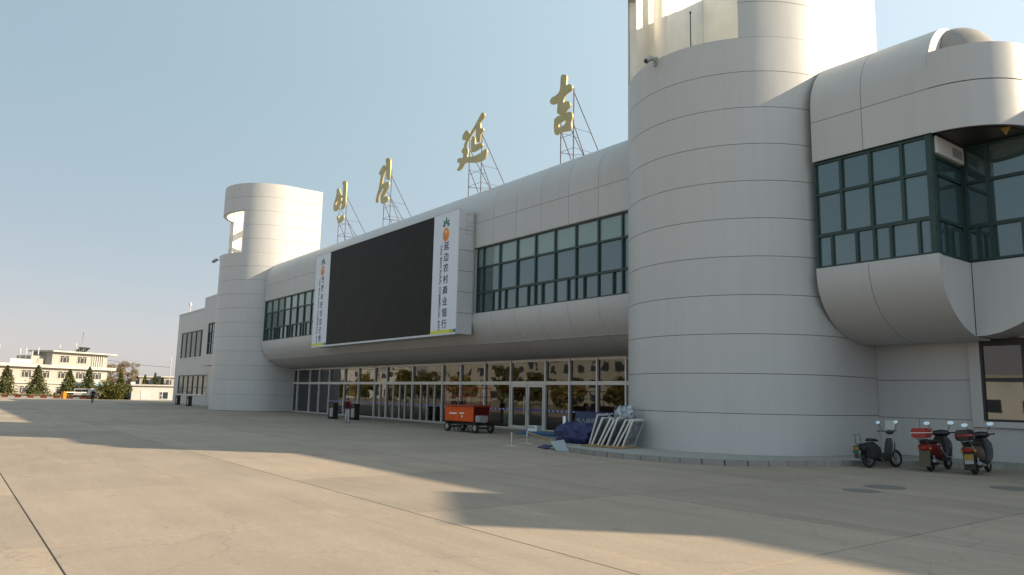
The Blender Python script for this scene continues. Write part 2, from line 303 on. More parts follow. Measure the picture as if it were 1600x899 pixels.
# ================================================================== terminal building
T = thing('terminal_building', 'long grey-white panelled terminal with two round-fronted towers and curved overhanging upper storey', 'terminal', (-40, 24, 0), world=True)
CB = [0.15 + 1.24 * k for k in range(12)]     # tower course heights
Z_PAR = 13.75; Z_CAP = 17.75; Z_TOP = 20.05; TR = 4.0; TYC = 23.0; TYB = 26.2
def tower_plan(xc, r, a0=None, a1=None, back=True, inset=0.0, n=40):
    """plan outline from the right back corner round the front to the left back corner; a0/a1 limit the arc (degrees)"""
    pts = []
    lo = -180 if a0 is None else a0; hi = 0 if a1 is None else a1
    if hi == 0 and back: pts.append((xc + r, TYB - inset))
    k = max(3, int(n * (hi - lo) / 180))
    for i in range(k + 1):
        a = R_(hi + (lo - hi) * i / k); pts.append((xc + r * math.cos(a), TYC + r * math.sin(a)))
    if lo == -180 and back: pts.append((xc - r, TYB - inset))
    return pts
def shell(mb, outer, inner, z0, z1):
    n = len(outer); vs = [(x, y, z0) for x, y in outer] + [(x, y, z0) for x, y in inner] + [(x, y, z1) for x, y in outer] + [(x, y, z1) for x, y in inner]; fs = []
    for i in range(n - 1):
        fs += [(i, i + 1, 2 * n + i + 1, 2 * n + i), (n + i + 1, n + i, 3 * n + i, 3 * n + i + 1), (2 * n + i, 2 * n + i + 1, 3 * n + i + 1, 3 * n + i), (i + 1, i, n + i, n + i + 1)]
    fs += [(0, 2 * n, 3 * n, n), (n - 1, 2 * n - 1, 4 * n - 1, 3 * n - 1)]
    return mb.add(vs, fs)
def prism(mb, plan, z0, z1):
    n = len(plan); return mb.add([(x, y, z0) for x, y in plan] + [(x, y, z1) for x, y in plan], [tuple(range(n - 1, -1, -1)), tuple(range(n, 2 * n))] + [(i, (i + 1) % n, n + (i + 1) % n, n + i) for i in range(n)])
G = 0.0085
def tower(xc, lab, rear, TR=4.0):
    core = prism(MB(), tower_plan(xc, TR - 0.06, inset=0.06), 0.0, Z_PAR - 0.12).build('tower', 'joint', T); core['label'] = lab
    for k in range(11):
        z0 = CB[k] + G if k else 0.02; z1 = (CB[k + 1] - G) if k < 10 else Z_PAR
        shell(MB(), tower_plan(xc, TR), tower_plan(xc, TR - 0.05), z0, z1).build('cladding_panel', 'clad', core, smooth=40)
    box('back_wall', 'clad', core, (xc - TR + 0.07, xc + TR - 0.07, TYB - 0.05, TYB, 0.0, Z_PAR))
    # upper stage: right-hand leaf, left-hand leaf, ring beam over the open gallery
    UB = [Z_PAR + 1.26 * k for k in range(6)]; UB[-1] = Z_TOP
    shell(MB(), tower_plan(xc, TR - 0.06, a0=-51, inset=0.02), tower_plan(xc, TR - 0.28, a0=-51, inset=0.02), Z_PAR - 0.1, Z_TOP - 0.05).build('gallery_wall', 'render_wall', core, smooth=40)
    shell(MB(), tower_plan(xc, TR - 0.06, a1=-139, inset=0.02), tower_plan(xc, TR - 0.34, a1=-139, inset=0.02), Z_PAR - 0.1, Z_TOP - 0.05).build('gallery_wall', 'render_wall', core, smooth=40)
    zc = 17.5
    for k in range(5):
        z0, z1 = UB[k] + G, UB[k + 1] - G
        if z0 > zc - 0.05:
            shell(MB(), tower_plan(xc, TR), tower_plan(xc, TR - 0.05), z0, z1).build('cladding_panel', 'clad', core, smooth=40)
        else:
            shell(MB(), tower_plan(xc, TR, a0=-51.5), tower_plan(xc, TR - 0.05, a0=-51.5), z0, z1).build('cladding_panel', 'clad', core, smooth=40)
            shell(MB(), tower_plan(xc, TR, a1=-138.5), tower_plan(xc, TR - 0.05, a1=-138.5), z0, z1).build('cladding_panel', 'clad', core, smooth=40)
    shell(MB(), tower_plan(xc, TR - 0.06, a0=-138, a1=-52), tower_plan(xc, TR - 0.30, a0=-138, a1=-52), zc + 0.02, Z_TOP - 0.05).build('ring_beam', 'clad', core, smooth=40)
    # partial rear wall, cross beams, stair soffit and a round pillar in the gallery
    mb = MB(); mb.box(xc - TR + 0.35, xc - 1.85, TYB - 0.25, TYB - 0.04, Z_PAR - 0.1, Z_TOP - 0.06); mb.box(xc - 1.85, xc + TR - 0.3, TYB - 0.30, TYB - 0.04, rear[0], rear[1]); mb.box(xc - 1.9, xc + TR - 0.35, TYB - 2.6, TYB - 0.31, Z_PAR - 0.13, Z_PAR - 0.1); mb.build('rear_wall', 'render_wall', core)  # unseen right-hand part and floor strip added to shape the sunlight inside
    st = [(xc - 3.6, 15.0), (xc - 1.3, 16.2), (xc + 1.2, 17.5), (xc + 1.2, 17.9), (xc - 1.3, 16.75), (xc - 3.6, 16.3)]
    MB().loft([[(x, TYB - 0.26, z) for x, z in st], [(x, TYB - 1.7, z) for x, z in st]]).build('stair_flight', 'render_wall', core)
    MB().cyl((xc - 3.05, TYC - 0.65, Z_PAR - 0.12), (xc - 3.05, TYC - 0.65, Z_TOP - 0.31), 0.27, 20).build('pillar', 'render_wall', core, smooth=40)
    return core
XA, XB, TRB = -16.5, -68.0, 4.2
tw1 = tower(XA, 'large round-fronted tower beside the scooters', (15.3, 20.0)); tw2 = tower(XB, 'round-fronted tower at the far end beyond the video screen', (17.0, 17.4), TRB)
box('ring_beam', 'render_wall', tw2, (XB - TRB + 0.4, XB + TRB - 0.4, TYB - 0.34, TYB - 0.04, 19.5, Z_TOP - 0.06))

# facade section (Y, Z): bulged soffit, window strip, fascia rolling into the roof
YF, YD = 21.5, 24.6
def ell(yc, zc, a, b, t0, t1, n): return [(yc - a * math.cos(R_(t0 + (t1 - t0) * i / n)), zc + b * math.sin(R_(t0 + (t1 - t0) * i / n))) for i in range(n + 1)]
def bulge(dy=0): return [(YF + dy, 5.93)] + [(y + dy, z) for y, z in ell(24.3, 5.75, 2.8, 2.05, 0, -90, 16)] + [(YD + dy, 3.70)]
def fascia(dy=0): return [(YF + dy, 9.42), (YF + dy, 10.72)]
def rollr(dy=0): return [(YF + dy - 0.0, 10.72)] + [(y + dy, z) for y, z in ell(23.38, 11.2, 1.88, 1.88, 0, 90, 16)] + [(24.6 + dy, 13.08)]
def thick(pr, t):
    out = []
    for i, p in enumerate(pr):
        a, b = Vector(pr[max(i - 1, 0)]), Vector(pr[min(i + 1, len(pr) - 1)]); d = (b - a)
        d = d.normalized() if d.length > 1e-6 else Vector((0, 1)); out.append((p[0] + d.y * t, p[1] - d.x * t))
    return out
def strip(pr, x0, x1, t=0.05, flip=1):
    q = thick(pr, t * flip); loop = pr + q[::-1]
    n = len(loop); mb = MB(); np_ = len(pr)
    vs = [(x0, y, z) for y, z in loop] + [(x1, y, z) for y, z in loop]
    fs = [(i, (i + 1) % n, n + (i + 1) % n, n + i) for i in range(n)]
    for i in range(np_ - 1):
        a, b, c, d = i, i + 1, n - 2 - i, n - 1 - i; fs += [(a, d, c, b), (n + a, n + b, n + c, n + d)]
    return mb.add(vs, fs)
def split_profile(pr, zs):
    """cut the bulge profile where it passes a height"""
    top = [p for p in pr if p[1] >= zs]; bot = [p for p in pr if p[1] < zs]
    for i in range(len(pr) - 1):
        if (pr[i][1] - zs) * (pr[i + 1][1] - zs) < 0:
            t = (zs - pr[i][1]) / (pr[i + 1][1] - pr[i][1]); c = (pr[i][0] + t * (pr[i + 1][0] - pr[i][0]), zs); return top + [c], [c] + bot
    return top, bot
def shrink(pr, g0, g1):
    a, b = Vector(pr[0]), Vector(pr[1]); pr = list(pr); pr[0] = tuple(a + (b - a).normalized() * g0)
    a, b = Vector(pr[-1]), Vector(pr[-2]); pr[-1] = tuple(a + (b - a).normalized() * g1); return pr
def facade_skin(core, joints, dy=0, bulge_on=True, one=False):
    """cladding panels between consecutive joints"""
    bt, bb = split_profile(bulge(dy), 4.45)
    for x1, x0 in zip(joints[:-1], joints[1:]):
        a, b = x0 + G, x1 - G
        strip(fascia(dy), a, b).build('cladding_panel', 'clad', core, smooth=30)
        strip(shrink(rollr(dy), 2 * G, 0), a, b).build('cladding_panel', 'clad', core, smooth=30)
        if one: strip(bulge(dy), a, b, flip=-1).build('cladding_panel', 'clad', core, smooth=30)
        elif bulge_on:
            strip(shrink(bt, 0, G), a, b, flip=-1).build('cladding_panel', 'clad', core, smooth=30)
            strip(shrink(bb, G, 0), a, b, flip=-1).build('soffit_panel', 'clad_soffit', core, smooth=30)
def facade_core(name, x0, x1, dy=0, yb=34.0, label=None, win=True):
    """dark backing solid behind the panels (window strip left open and recessed)"""
    lo = [(y + 0.09, z + 0.0) for y, z in thick(bulge(dy), -0.06)]
    prof = [(yb, 13.0)] + [(y, z) for y, z in thick(rollr(dy), 0.06)][::-1] + [(YF + dy + 0.06, 9.46), (YF + dy + 1.6, 9.46), (YF + dy + 1.6, 5.85)] + [(p[0], min(p[1], 5.85)) for p in thick(bulge(dy), -0.06)] + [(YD + 0.3 + dy, 3.78), (yb, 3.78)]
    n = len(prof); mb = MB().add([(x0, y, z) for y, z in prof] + [(x1, y, z) for y, z in prof], [tuple(range(n)), tuple(range(2 * n - 1, n - 1, -1))] + [(i, (i + 1) % n, n + (i + 1) % n, n + i) for i in range(n)])
    import bmesh
    ob = mb.build(name, 'joint', T)
    if label: ob['label'] = label
    return ob
XM0, XM1 = XA - TR, XB + TRB            # main hall between the towers: -20.5 .. -63.8
core = facade_core('main_hall', XM1 + 0.01, XM0 - 0.01, label='curved front of the main hall between the towers')
js = [XM0] + [-22.35 - 1.915 * k for k in range(21)] + [XM1]
facade_skin(core, js)
# roof deck and sills
box('roof_deck', 'roofing', core, (XM1 + 0.02, XM0 - 0.02, 24.61, 34, 13.0, 13.06))

def window_strip(name, x0, x1, majors, lowers, yp, z0=5.95, z1=9.40, t1=8.33, t2=7.0, top='glass_blind', mid='glass_teal', low='glass_teal', parent=None, fm='frame_green'):
    """x0 < x1. frame = one part, each pane a sub-part"""
    fr = MB(); d0, d1 = yp - 0.07, yp + 0.05; h = 0.045
    def bar(a, b, c, d, dd=0.0): fr.box(a, b, d0 - dd, d1 + dd * 0.5, c, d)
    bar(x0, x1, z1 - 0.07, z1 - 0.002); bar(x0, x1, z0 + 0.002, z0 + 0.07)
    bar(x0, x1, t1 - h, t1 + h); bar(x0, x1, t2 - h * 1.2, t2 + h * 1.2)
    for x in majors: bar(x - h, x + h, t2, z1 - 0.01, 0.012)
    for x in lowers: bar(x - h * 0.9, x + h * 0.9, z0 + 0.01, t2, 0.009)
    bar(x0 + 0.001, x0 + 0.06, z0 + 0.01, z1 - 0.01, 0.015); bar(x1 - 0.06, x1 - 0.001, z0 + 0.01, z1 - 0.01, 0.015)
    f = fr.build(name, fm, parent or T)
    def pane(a, b, c, d, m):
        tx, tz = random.uniform(-1, 1) * 0.009, random.uniform(-1, 1) * 0.008
        y = yp + random.uniform(0.0, 0.002)
        MB().add([(a, y - tx, c - 0.0), (b, y + tx, c), (b, y + tx + tz, d), (a, y - tx + tz, d), (a, y - tx + 0.012, c), (b, y + tx + 0.012, c), (b, y + tx + tz + 0.012, d), (a, y - tx + tz + 0.012, d)], [(0, 1, 2, 3), (7, 6, 5, 4), (0, 4, 5, 1), (1, 5, 6, 2), (2, 6, 7, 3), (3, 7, 4, 0)]).build('pane', m, f)
    xs = sorted([x0] + list(majors) + [x1])
    for a, b in zip(xs[:-1], xs[1:]):
        pane(a, b, t1, z1 - 0.03, top); pane(a, b, t2, t1, mid)
    xs = sorted([x0] + list(lowers) + [x1])
    for a, b in zip(xs[:-1], xs[1:]): pane(a, b, z0 + 0.03, t2, low)
    return f
def pattern(x0, x1, base=-21.02, st=1.417):
    ma = []; lo = []; k = -2
    while True:
        x = base - st * k
        if x < x0: break
        if x < x1 - 0.1 and x > x0 + 0.1:
            ma.append(x); lo.append(x)
        if k % 2 == 0:
            for d in (-0.53, 0.53):
                if x0 + 0.1 < x + d < x1 - 0.1: lo.append(x + d)
        k += 1
        if k > 60: break
    return ma, lo
YW = YF + 0.16
a, b = pattern(-31.5, XM0); window_strip('window_band', -31.5, XM0, a, b, YW)
a, b = pattern(XM1, -50.0); window_strip('window_band', XM1, -50.0, a, b, YW)
box('blank_wall', 'clad', T, (-50.0, -31.5, YW - 0.05, YW + 0.2, 5.95, 9.40))
for (p, q) in ((-31.5, XM0), (XM1, -50.0)):
    box('window_sill', 'clad', T, (p, q, YF + 0.005, YW + 0.06, 5.86, 5.948)); box('window_head', 'clad', T, (p, q, YF + 0.03, YW + 0.06, 9.402, 9.47))

# ---------------------------------------------------------------- entrance glazing
EG = [-65.4, -62.85, -60.17, -58.2, -56.17, -53.36, -50.9, -48.3, -46.5, -42.9, -39.22, -37.2, -34.7, -32.27, -29.33, -27.47, -25.53, -23.65, -20.6]
ef = MB()
ef.box(EG[0], EG[-1], YD - 0.09, YD + 0.06, 2.37, 2.55); ef.box(EG[0], EG[-1], YD - 0.07, YD + 0.06, 3.56, 3.69); ef.box(EG[0], EG[-1], YD - 0.08, YD + 0.06, 0.02, 0.11)
for x in EG: ef.box(x - 0.05, x + 0.05, YD - 0.11, YD + 0.07, 0.02, 3.69)
sub = {-46.5: [-47.45, ], -42.9: [-45.52, -44.6, -43.86], -39.22: [-41.83, -41.01, -40.14]}
for xs in sub.values():
    for x in xs: ef.box(x - 0.03, x + 0.03, YD - 0.085, YD + 0.06, 0.1, 2.38)
eg = ef.build('entrance_glazing', 'alu', T); eg['label'] = 'aluminium framed glass front under the curved overhang'
def gpane(x0, x1, z0, z1, m='glass_lobby', y=YD, parent=None):
    t = random.uniform(-1, 1) * 0.006; t2 = random.uniform(-1, 1) * 0.005
    MB().add([(x0, y - t, z0), (x1, y + t, z0), (x1, y + t + t2, z1), (x0, y - t + t2, z1)], [(0, 1, 2, 3)]).build('pane', m, parent or eg, recalc=False)
allx = EG + [x for v in sub.values() for x in v]; allx.sort()
for p, q in zip(EG[:-1], EG[1:]):
    gpane(p, q, 2.5, 3.6)
for p, q in zip(allx[:-1], allx[1:]):
    if abs(p + 32.27) < 0.01: continue
    gpane(p, q, 0.08, 2.42)
    if p < -56.5: continue
    sb = MB().box(p + 0.07, q - 0.07, YD - 0.022, YD - 0.016, 1.02, 1.11).build('sticker_band', 'sticker', eg)
    n = max(2, int((q - p) / 0.35)); mb = MB()
    for i in range(n): xx = p + 0.1 + (q - p - 0.2) * (i + 0.5) / n; mb.box(xx - 0.05, xx + 0.05, YD - 0.027, YD - 0.0235, 1.04, 1.085)
    mb.build('sticker_mark', 'paper', eg)
for x0, x1, hx in ((-32.17, -30.79, -30.93), (-30.73, -29.42, -30.6)):
    dm = MB(); y0, y1 = YD - 0.10, YD + 0.03
    dm.box(x0, x0 + 0.1, y0, y1, 0.115, 2.36); dm.box(x1 - 0.1, x1, y0, y1, 0.115, 2.36); dm.box(x0 + 0.1, x1 - 0.1, y0, y1, 2.25, 2.36); dm.box(x0 + 0.1, x1 - 0.1, y0, y1, 0.115, 0.23)
    d = dm.build('door', 'alu', T); gpane(x0 + 0.09, x1 - 0.09, 0.2, 2.27, y=YD - 0.03, parent=d)
    MB().tube([(hx, YD - 0.11, 0.85), (hx, YD - 0.17, 0.85), (hx, YD - 0.17, 1.75), (hx, YD - 0.11, 1.75)], 0.018, 8).build('handle', 'steel', d)
    MB().box(x0 + 0.12, x1 - 0.12, YD - 0.048, YD - 0.042, 1.02, 1.11).build('sticker_band', 'sticker', d)
for x, zz in ((-38.2, 3.0), (-30.8, 3.0)): box('hanging_notice', 'paper', T, (x - 0.13, x + 0.13, YD + 0.25, YD + 0.27, zz - 0.22, zz)); 
# lobby behind the glass
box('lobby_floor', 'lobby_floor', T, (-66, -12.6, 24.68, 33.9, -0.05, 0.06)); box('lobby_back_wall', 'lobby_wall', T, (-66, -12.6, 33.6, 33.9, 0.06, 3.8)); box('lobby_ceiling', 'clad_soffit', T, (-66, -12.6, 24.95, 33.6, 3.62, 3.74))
for x0, x1 in ((-66.2, -66.0), (-12.9, -12.7)): box('lobby_end_wall', 'lobby_wall', T, (x0, x1, 24.68, 33.9, -0.05, 3.78))
for x in (-60, -52.5, -45, -37.5, -30, -22.8): MB().cyl((x, 28.4, 0.06), (x, 28.4, 3.62), 0.3, 18).build('lobby_column', 'lobby_col', T, smooth=40)
for x0, x1, m, z0, z1, y in ((-50, -46.5, 'counter', 0.06, 1.15, 31), (-43.5, -40, 'counter', 0.06, 1.15, 31), (-28.5, -25, 'counter', 0.06, 1.2, 30.5)): box('lobby_counter', m, T, (x0, x1, y, y + 0.8, z0, z1), 0.03)
for x0, x1, z0, z1 in ((-26.6, -24.9, 1.9, 2.45), (-24.6, -23.4, 1.6, 2.2), (-36.5, -34.5, 1.9, 2.4)): box('lobby_sign', 'sign_red', T, (x0, x1, 27.0, 27.08, z0, z1))
box('entrance_step', 'paving_tile', T, (-63.7, -20.55, YD - 0.35, YD - 0.12, 0.0, 0.06))

# ---------------------------------------------------------------- front bay, rounded end and the wing behind it (right of the large tower)
XP0, XP1 = XA + TR, -8.85
pv = facade_core('front_bay', XP0 + 0.01, XP1 - 0.32, yb=30, label='bay with green-framed windows beside the large tower')
facade_skin(pv, [XP1 + G, -10.83, XP0], one=True)
# end cap
def cap(prof, x0, x1, name, m, parent): n = len(prof); return MB().add([(x0, y, z) for y, z in prof] + [(x1, y, z) for y, z in prof], [tuple(range(n)), tuple(range(2 * n - 1, n - 1, -1))] + [(i, (i + 1) % n, n + (i + 1) % n, n + i) for i in range(n)]).build(name, m, parent)
YR = 23.6
bl = [p for p in bulge() if p[0] < YR]; bl.append((YR, 3.79))
cap(thick(bl, -0.052)[1:] + [(YR, 5.92), (YF + 0.05, 5.92)], XP1 - 0.058, XP1 - 0.012, 'end_panel', 'clad', pv)
rr = [p for p in thick(rollr(), 0.052)]
cap(rr[1:] + [(24.6, 11.3)], XP1 - 0.058, XP1 - 0.012, 'roof_end_panel', 'clad', pv)
window_strip('window_band', XP0, XP1 - 0.03, [-11.62, -10.70, -9.77], [-11.99, -11.21, -10.67, -10.18, -9.39], YW, top='glass_teal')
box('window_sill', 'clad', T, (XP0, XP1 - 0.02, YF + 0.005, YW + 0.06, 5.86, 5.948))
# bay side window (faces +X)
sf = MB(); xw = XP1 - 0.14
for z in (6.0, 7.0, 8.33, 8.82): sf.box(xw - 0.06, xw + 0.06, YF + 0.23, YR - 0.06, z - 0.045, z + 0.045)
sf.box(xw - 0.08, xw + 0.08, YF + 0.06, YF + 0.22, 5.952, 9.40); sf.box(xw - 0.08, xw + 0.08, YR - 0.06, YR + 0.04, 5.952, 9.40); sf.box(xw - 0.05, xw + 0.05, 22.35, 22.43, 6.0, 7.0)
sfo = sf.build('bay_side_window', 'frame_green', T)
for y0, y1, z0, z1 in ((YF + 0.22, 22.37, 6.03, 6.96), (22.41, YR - 0.06, 6.03, 6.96), (YF + 0.22, YR - 0.06, 7.04, 8.29), (YF + 0.22, YR - 0.06, 8.37, 8.78)): MB().box(xw - 0.006, xw + 0.006, y0, y1, z0, z1).build('pane', 'glass_teal', sfo)
acp = MB().box(XP1 - 0.12, XP1 + 0.02, YF + 0.24, YR - 0.07, 8.88, 9.38).build('grille_panel', 'white_plastic', T, bevel=0.01)
gm = MB()
for i in range(8): gm.box(XP1 + 0.021, XP1 + 0.03, 22.75, 23.4, 8.98 + 0.035 * i, 9.0 + 0.035 * i)
gm.build('grille_slat', 'grey_plastic', acp)
# recessed glazing to the right of the bay, soffit and rounded fascia
DX, DY_, DR = -8.86, 23.5, 2.0
def arc(r, a0, a1, n=24): return [(DX + r * math.cos(R_(a0 + (a1 - a0) * i / n)), DY_ + r * math.sin(R_(a0 + (a1 - a0) * i / n))) for i in range(n + 1)]
oa = [(XP1 + 0.0, YF)] if False else []
def drum(r): return [p for p in arc(r, -90, 0)] + [(DX + r, 31.5)]
dc = MB(); shell(dc, drum(DR - 0.05), drum(DR - 0.3), 9.46, 11.70); drum_core = dc.build('rounded_end', 'joint', T, smooth=40); drum_core['label'] = 'rounded fascia end above the recessed windows'
for z0, z1 in ((9.40, 10.71), (10.74, 11.80)): shell(MB(), drum(DR), drum(DR - 0.045), z0, z1).build('cladding_panel', 'clad', drum_core, smooth=40)
shell(MB(), drum(DR - 0.05), drum(DR - 0.4), 11.70, 11.78).build('coping', 'clad', drum_core, smooth=40)
prism(MB(), arc(DR - 0.31, -90, 0) + [(DX + DR - 0.31, 31.5), (XP1 + 0.03, 31.5)], 9.43, 9.50).build('eave_soffit', 'soffit_dark', drum_core)
prism(MB(), arc(DR - 0.41, -90, 0) + [(DX + DR - 0.41, 31.5), (XP1 + 0.03, 31.5)], 11.2, 11.3).build('terrace_floor', 'roofing', drum_core)
# small rolled roof behind the parapet
rp = [(1.15, 11.3)] + [(1.15 - 1.1 + 1.1 * math.cos(R_(t)), 11.75 + 1.35 * math.sin(R_(t))) for t in range(0, 91, 8)] + [(0.02, 13.1)]
rings = [[(XP1 + 0.001, DY_ - r, z) for r, z in rp]]
for i in range(21):
    a = R_(-90 + 90 * i / 20); rings.append([(DX + 0.02 + r * math.cos(a), DY_ + r * math.sin(a), z) for r, z in rp])
rings.append([(DX + r, 31.5, z) for r, z in rp])
MB().loft(rings, cap=False, closed=False).build('rolled_roof', 'roofing', drum_core, smooth=50)
window_strip('recess_window', XP1 - 0.05, -6.9, [-8.27], [-8.62, -8.27, -7.47], YR + 0.05, z1=9.42, top='glass_teal')
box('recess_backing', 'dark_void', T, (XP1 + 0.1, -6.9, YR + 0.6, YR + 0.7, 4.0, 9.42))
val = [(-8.84, 5.93), (-8.84, 3.78), (-8.6, 3.78), (-8.2, 3.86), (-7.8, 4.03), (-7.4, 4.26), (-7.0, 4.58), (-6.6, 5.0), (-6.2, 5.5), (-5.8, 5.8), (-4.5, 5.93)]
n = len(val)
MB().add([(x, YR, z) for x, z in val] + [(x, YR + 1.9, z) for x, z in val], [tuple(range(n)), tuple(range(2 * n - 1, n - 1, -1))] + [(i, (i + 1) % n, n + (i + 1) % n, n + i) for i in range(n)]).build('curved_apron', 'clad', T, smooth=30)
# hanging pennant and lamp under the eave
pen = MB().add([(-7.53, 22.6, 9.43), (-7.25, 22.62, 9.43), (-7.39, 22.61, 9.20), (-7.53, 22.61, 9.43), (-7.25, 22.63, 9.43), (-7.39, 22.62, 9.20)], [(0, 1, 2), (5, 4, 3), (0, 3, 4, 1), (1, 4, 5, 2), (2, 5, 3, 0)])
tag(pen.build('pennant', 'plate_yellow', None, org=(-7.25, 22.6, 9.1)), 'small yellow triangular pennant hanging under the rounded eave', 'pennant')
# ground floor wall with window on the right
YG = 25.0
gw = box('ground_wall', 'joint', T, (XP0 - 0.3, 20, YG + 0.06, YG + 0.4, 0.0, 3.80))
zj = [0.15, 1.35, 2.56, 3.78]
xj = [XP0 + 0.01, -9.62]
for k in range(3):
    xs = [XP0 + 0.0, -11.2, -9.62] if k == 0 else [XP0 + 0.0, -9.62]
    for a, b in zip(xs[:-1], xs[1:]): box('cladding_panel', 'clad', gw, (a + G, b - G, YG, YG + 0.055, zj[k] + G, zj[k + 1] - G))
for a, b in zip([-9.62, -8.1, -6.4, -4.8, -3.2], [-8.1, -6.4, -4.8, -3.2, -1.6]): box('cladding_panel', 'clad', gw, (a + G, b - G, YG, YG + 0.055, 0.15, 1.14))
box('plinth', 'kerbstone', gw, (XP0, 0, YG - 0.03, YG + 0.04, 0.0, 0.17))
# window surround (raised grey border) and window
ws = MB(); ws.box(-9.62 + G, -9.30, YG - 0.10, YG + 0.055, 1.15, 3.78); ws.box(-9.30, -5.0, YG - 0.10, YG + 0.055, 1.15, 1.33); ws.box(-5.0, -4.7, YG - 0.10, YG + 0.055, 1.15, 3.78); ws.build('window_surround', 'clad', gw, bevel=0.008)
wf = MB()
for z0, z1 in ((1.33, 1.40), (2.52, 2.62), (3.58, 3.78)): wf.box(-9.30, -5.0, YG - 0.05, YG + 0.05, z0, z1)
for x in (-9.265, -8.17, -6.9, -5.035): wf.box(x - 0.035, x + 0.035, YG - 0.06, YG + 0.05, 1.33, 3.78)
wfo = wf.build('window', 'frame_black', T)
for a, b in ((-9.23, -8.2), (-8.13, -6.94), (-6.86, -5.07)):
    for c, d in ((1.40, 2.52), (2.62, 3.58)): MB().box(a, b, YG + 0.0, YG + 0.012, c, d).build('pane', 'glass_dark', wfo)
box('wall_notice', 'paper', T, (-12.30, -11.98, YG - 0.012, YG - 0.002, 0.95, 1.25))
# right-hand wing beyond the picture (set back; it throws the shade on the plaza)
wr = facade_core('right_wing', -4.4, 60, dy=4.75, yb=40, label='set-back wing beyond the rounded end'); wr2 = []
facade_skin(wr, [60, 45, 30, 15, 0, -4.4], dy=4.75)
box('window_band', 'glass_teal', T, (-4.3, 60, YW + 4.75, YW + 4.8, 5.95, 9.42)); box('wing_ground_wall', 'clad', T, (0, 60, YD + 4.75, YD + 5.0, 0.0, 3.8))
prism(MB(), [(6.0, 25.7), (9.1, 23.9), (11.5, 26.3), (8.4, 28.1)], 0, 12.3).build('stair_block', 'clad', T)

# ---------------------------------------------------------------- left wing beyond the far tower
XL0 = XB - TRB
lc = MB().box(-82.9, XL0 - 0.02, 21.55, 26, 8.6, 11.5).box(-82.9, XL0 - 0.02, 21.55, 26, 4.2, 5.35).box(-82.9, -81.0, 21.56, 25.9, 5.351, 8.599).box(-80.9, XL0 - 0.02, 22.6, 25.8, 5.351, 8.599).build('far_bay', 'clad', T); lc['label'] = 'plain block between the far tower and the low wing'
window_strip('window_band', -81.0, XL0, [-73.4, -74.8, -76.2, -77.6, -79.0, -80.0], [-73.4, -74.8, -76.2, -77.6, -79.0, -80.0], 21.7, z0=5.36, z1=8.58, t1=7.7, t2=6.5)
YL = 22.9
lw = box('low_wing', 'render_wall', T, (-99.4, -71.9, YL + 0.3, 36, 0.0, 10.75)); lw['label'] = 'low plain wing with tall curtained windows at the far end'
def wall_with_holes(name, m, parent, x0, x1, z0, z1, y0, y1, holes):
    """front wall as blocks round rectangular openings (x0,x1,z0,z1)"""
    mb = MB(); zs = sorted({z0, z1} | {h[2] for h in holes} | {h[3] for h in holes})
    for a, b in zip(zs[:-1], zs[1:]):
        cut = sorted((h[0], h[1]) for h in holes if h[2] <= a + 1e-6 and h[3] >= b - 1e-6); x = x0
        for c, d in cut:
            if c > x: mb.box(x, c, y0, y1, a, b)
            x = d
        if x < x1: mb.box(x, x1, y0, y1, a, b)
    return mb.build(name, m, parent)
wall_with_holes('front_wall', 'clad', T, -99.4, -71.9, 0.0, 10.8, YL, YL + 0.29, [(-97.4, -84.6, 5.4, 8.5), (-97.4, -84.6, 1.15, 3.35)])
for z0, z1 in ((5.4, 8.5), (1.15, 3.35)):
    fr = MB(); nb = 6; xs = [-97.4 + (12.8) * i / nb for i in range(nb + 1)]
    for x in xs: fr.box(x - 0.11, x + 0.11, YL + 0.03, YL + 0.16, z0, z1)
    fr.box(-97.4, -84.6, YL + 0.04, YL + 0.15, z1 - 0.12, z1)
    f = fr.build('window', 'frame_green', T)
    for a, b in zip(xs[:-1], xs[1:]):
        MB().box(a + 0.1, b - 0.1, YL + 0.10, YL + 0.115, z0, z1 - 0.1).build('pane', 'glass_wing', f)
        mb = MB()
        for i in range(4): x = a + 0.35 + i * 0.42; mb.box(x, x + 0.09, YL + 0.085, YL + 0.097, z0 + 0.05, z1 - 0.14)
        mb.build('blind_edge', 'grey_plastic', f)
    box('sill', 'clad_white', f, (-97.6, -84.4, YL - 0.06, YL + 0.05, z0 - 0.14, z0))
box('parapet', 'clad', T, (-99.45, -71.9, YL - 0.04, YL + 0.4, 10.8, 10.95))
# ---------------------------------------------------------------- paved platform in front of the large tower
kp = [(-20.4, 18.6), (-19.6, 17.4), (-18.6, 16.75), (-17.4, 16.45), (-16.0, 16.42), (-14.7, 16.72), (-13.55, 17.2), (-12.75, 17.9), (-12.15, 19.15), (-11.5, 20.8), (-10.75, 22.3), (-9.8, 23.6), (-8.6, 24.4), (-7.0, 24.8)]
pl = prism(MB(), kp + [(-7.0, 25.0), (-12.6, 25.0), (-20.6, 24.4)], -0.05, 0.148).build('platform', 'paving_tile'); pl['kind'] = 'structure'
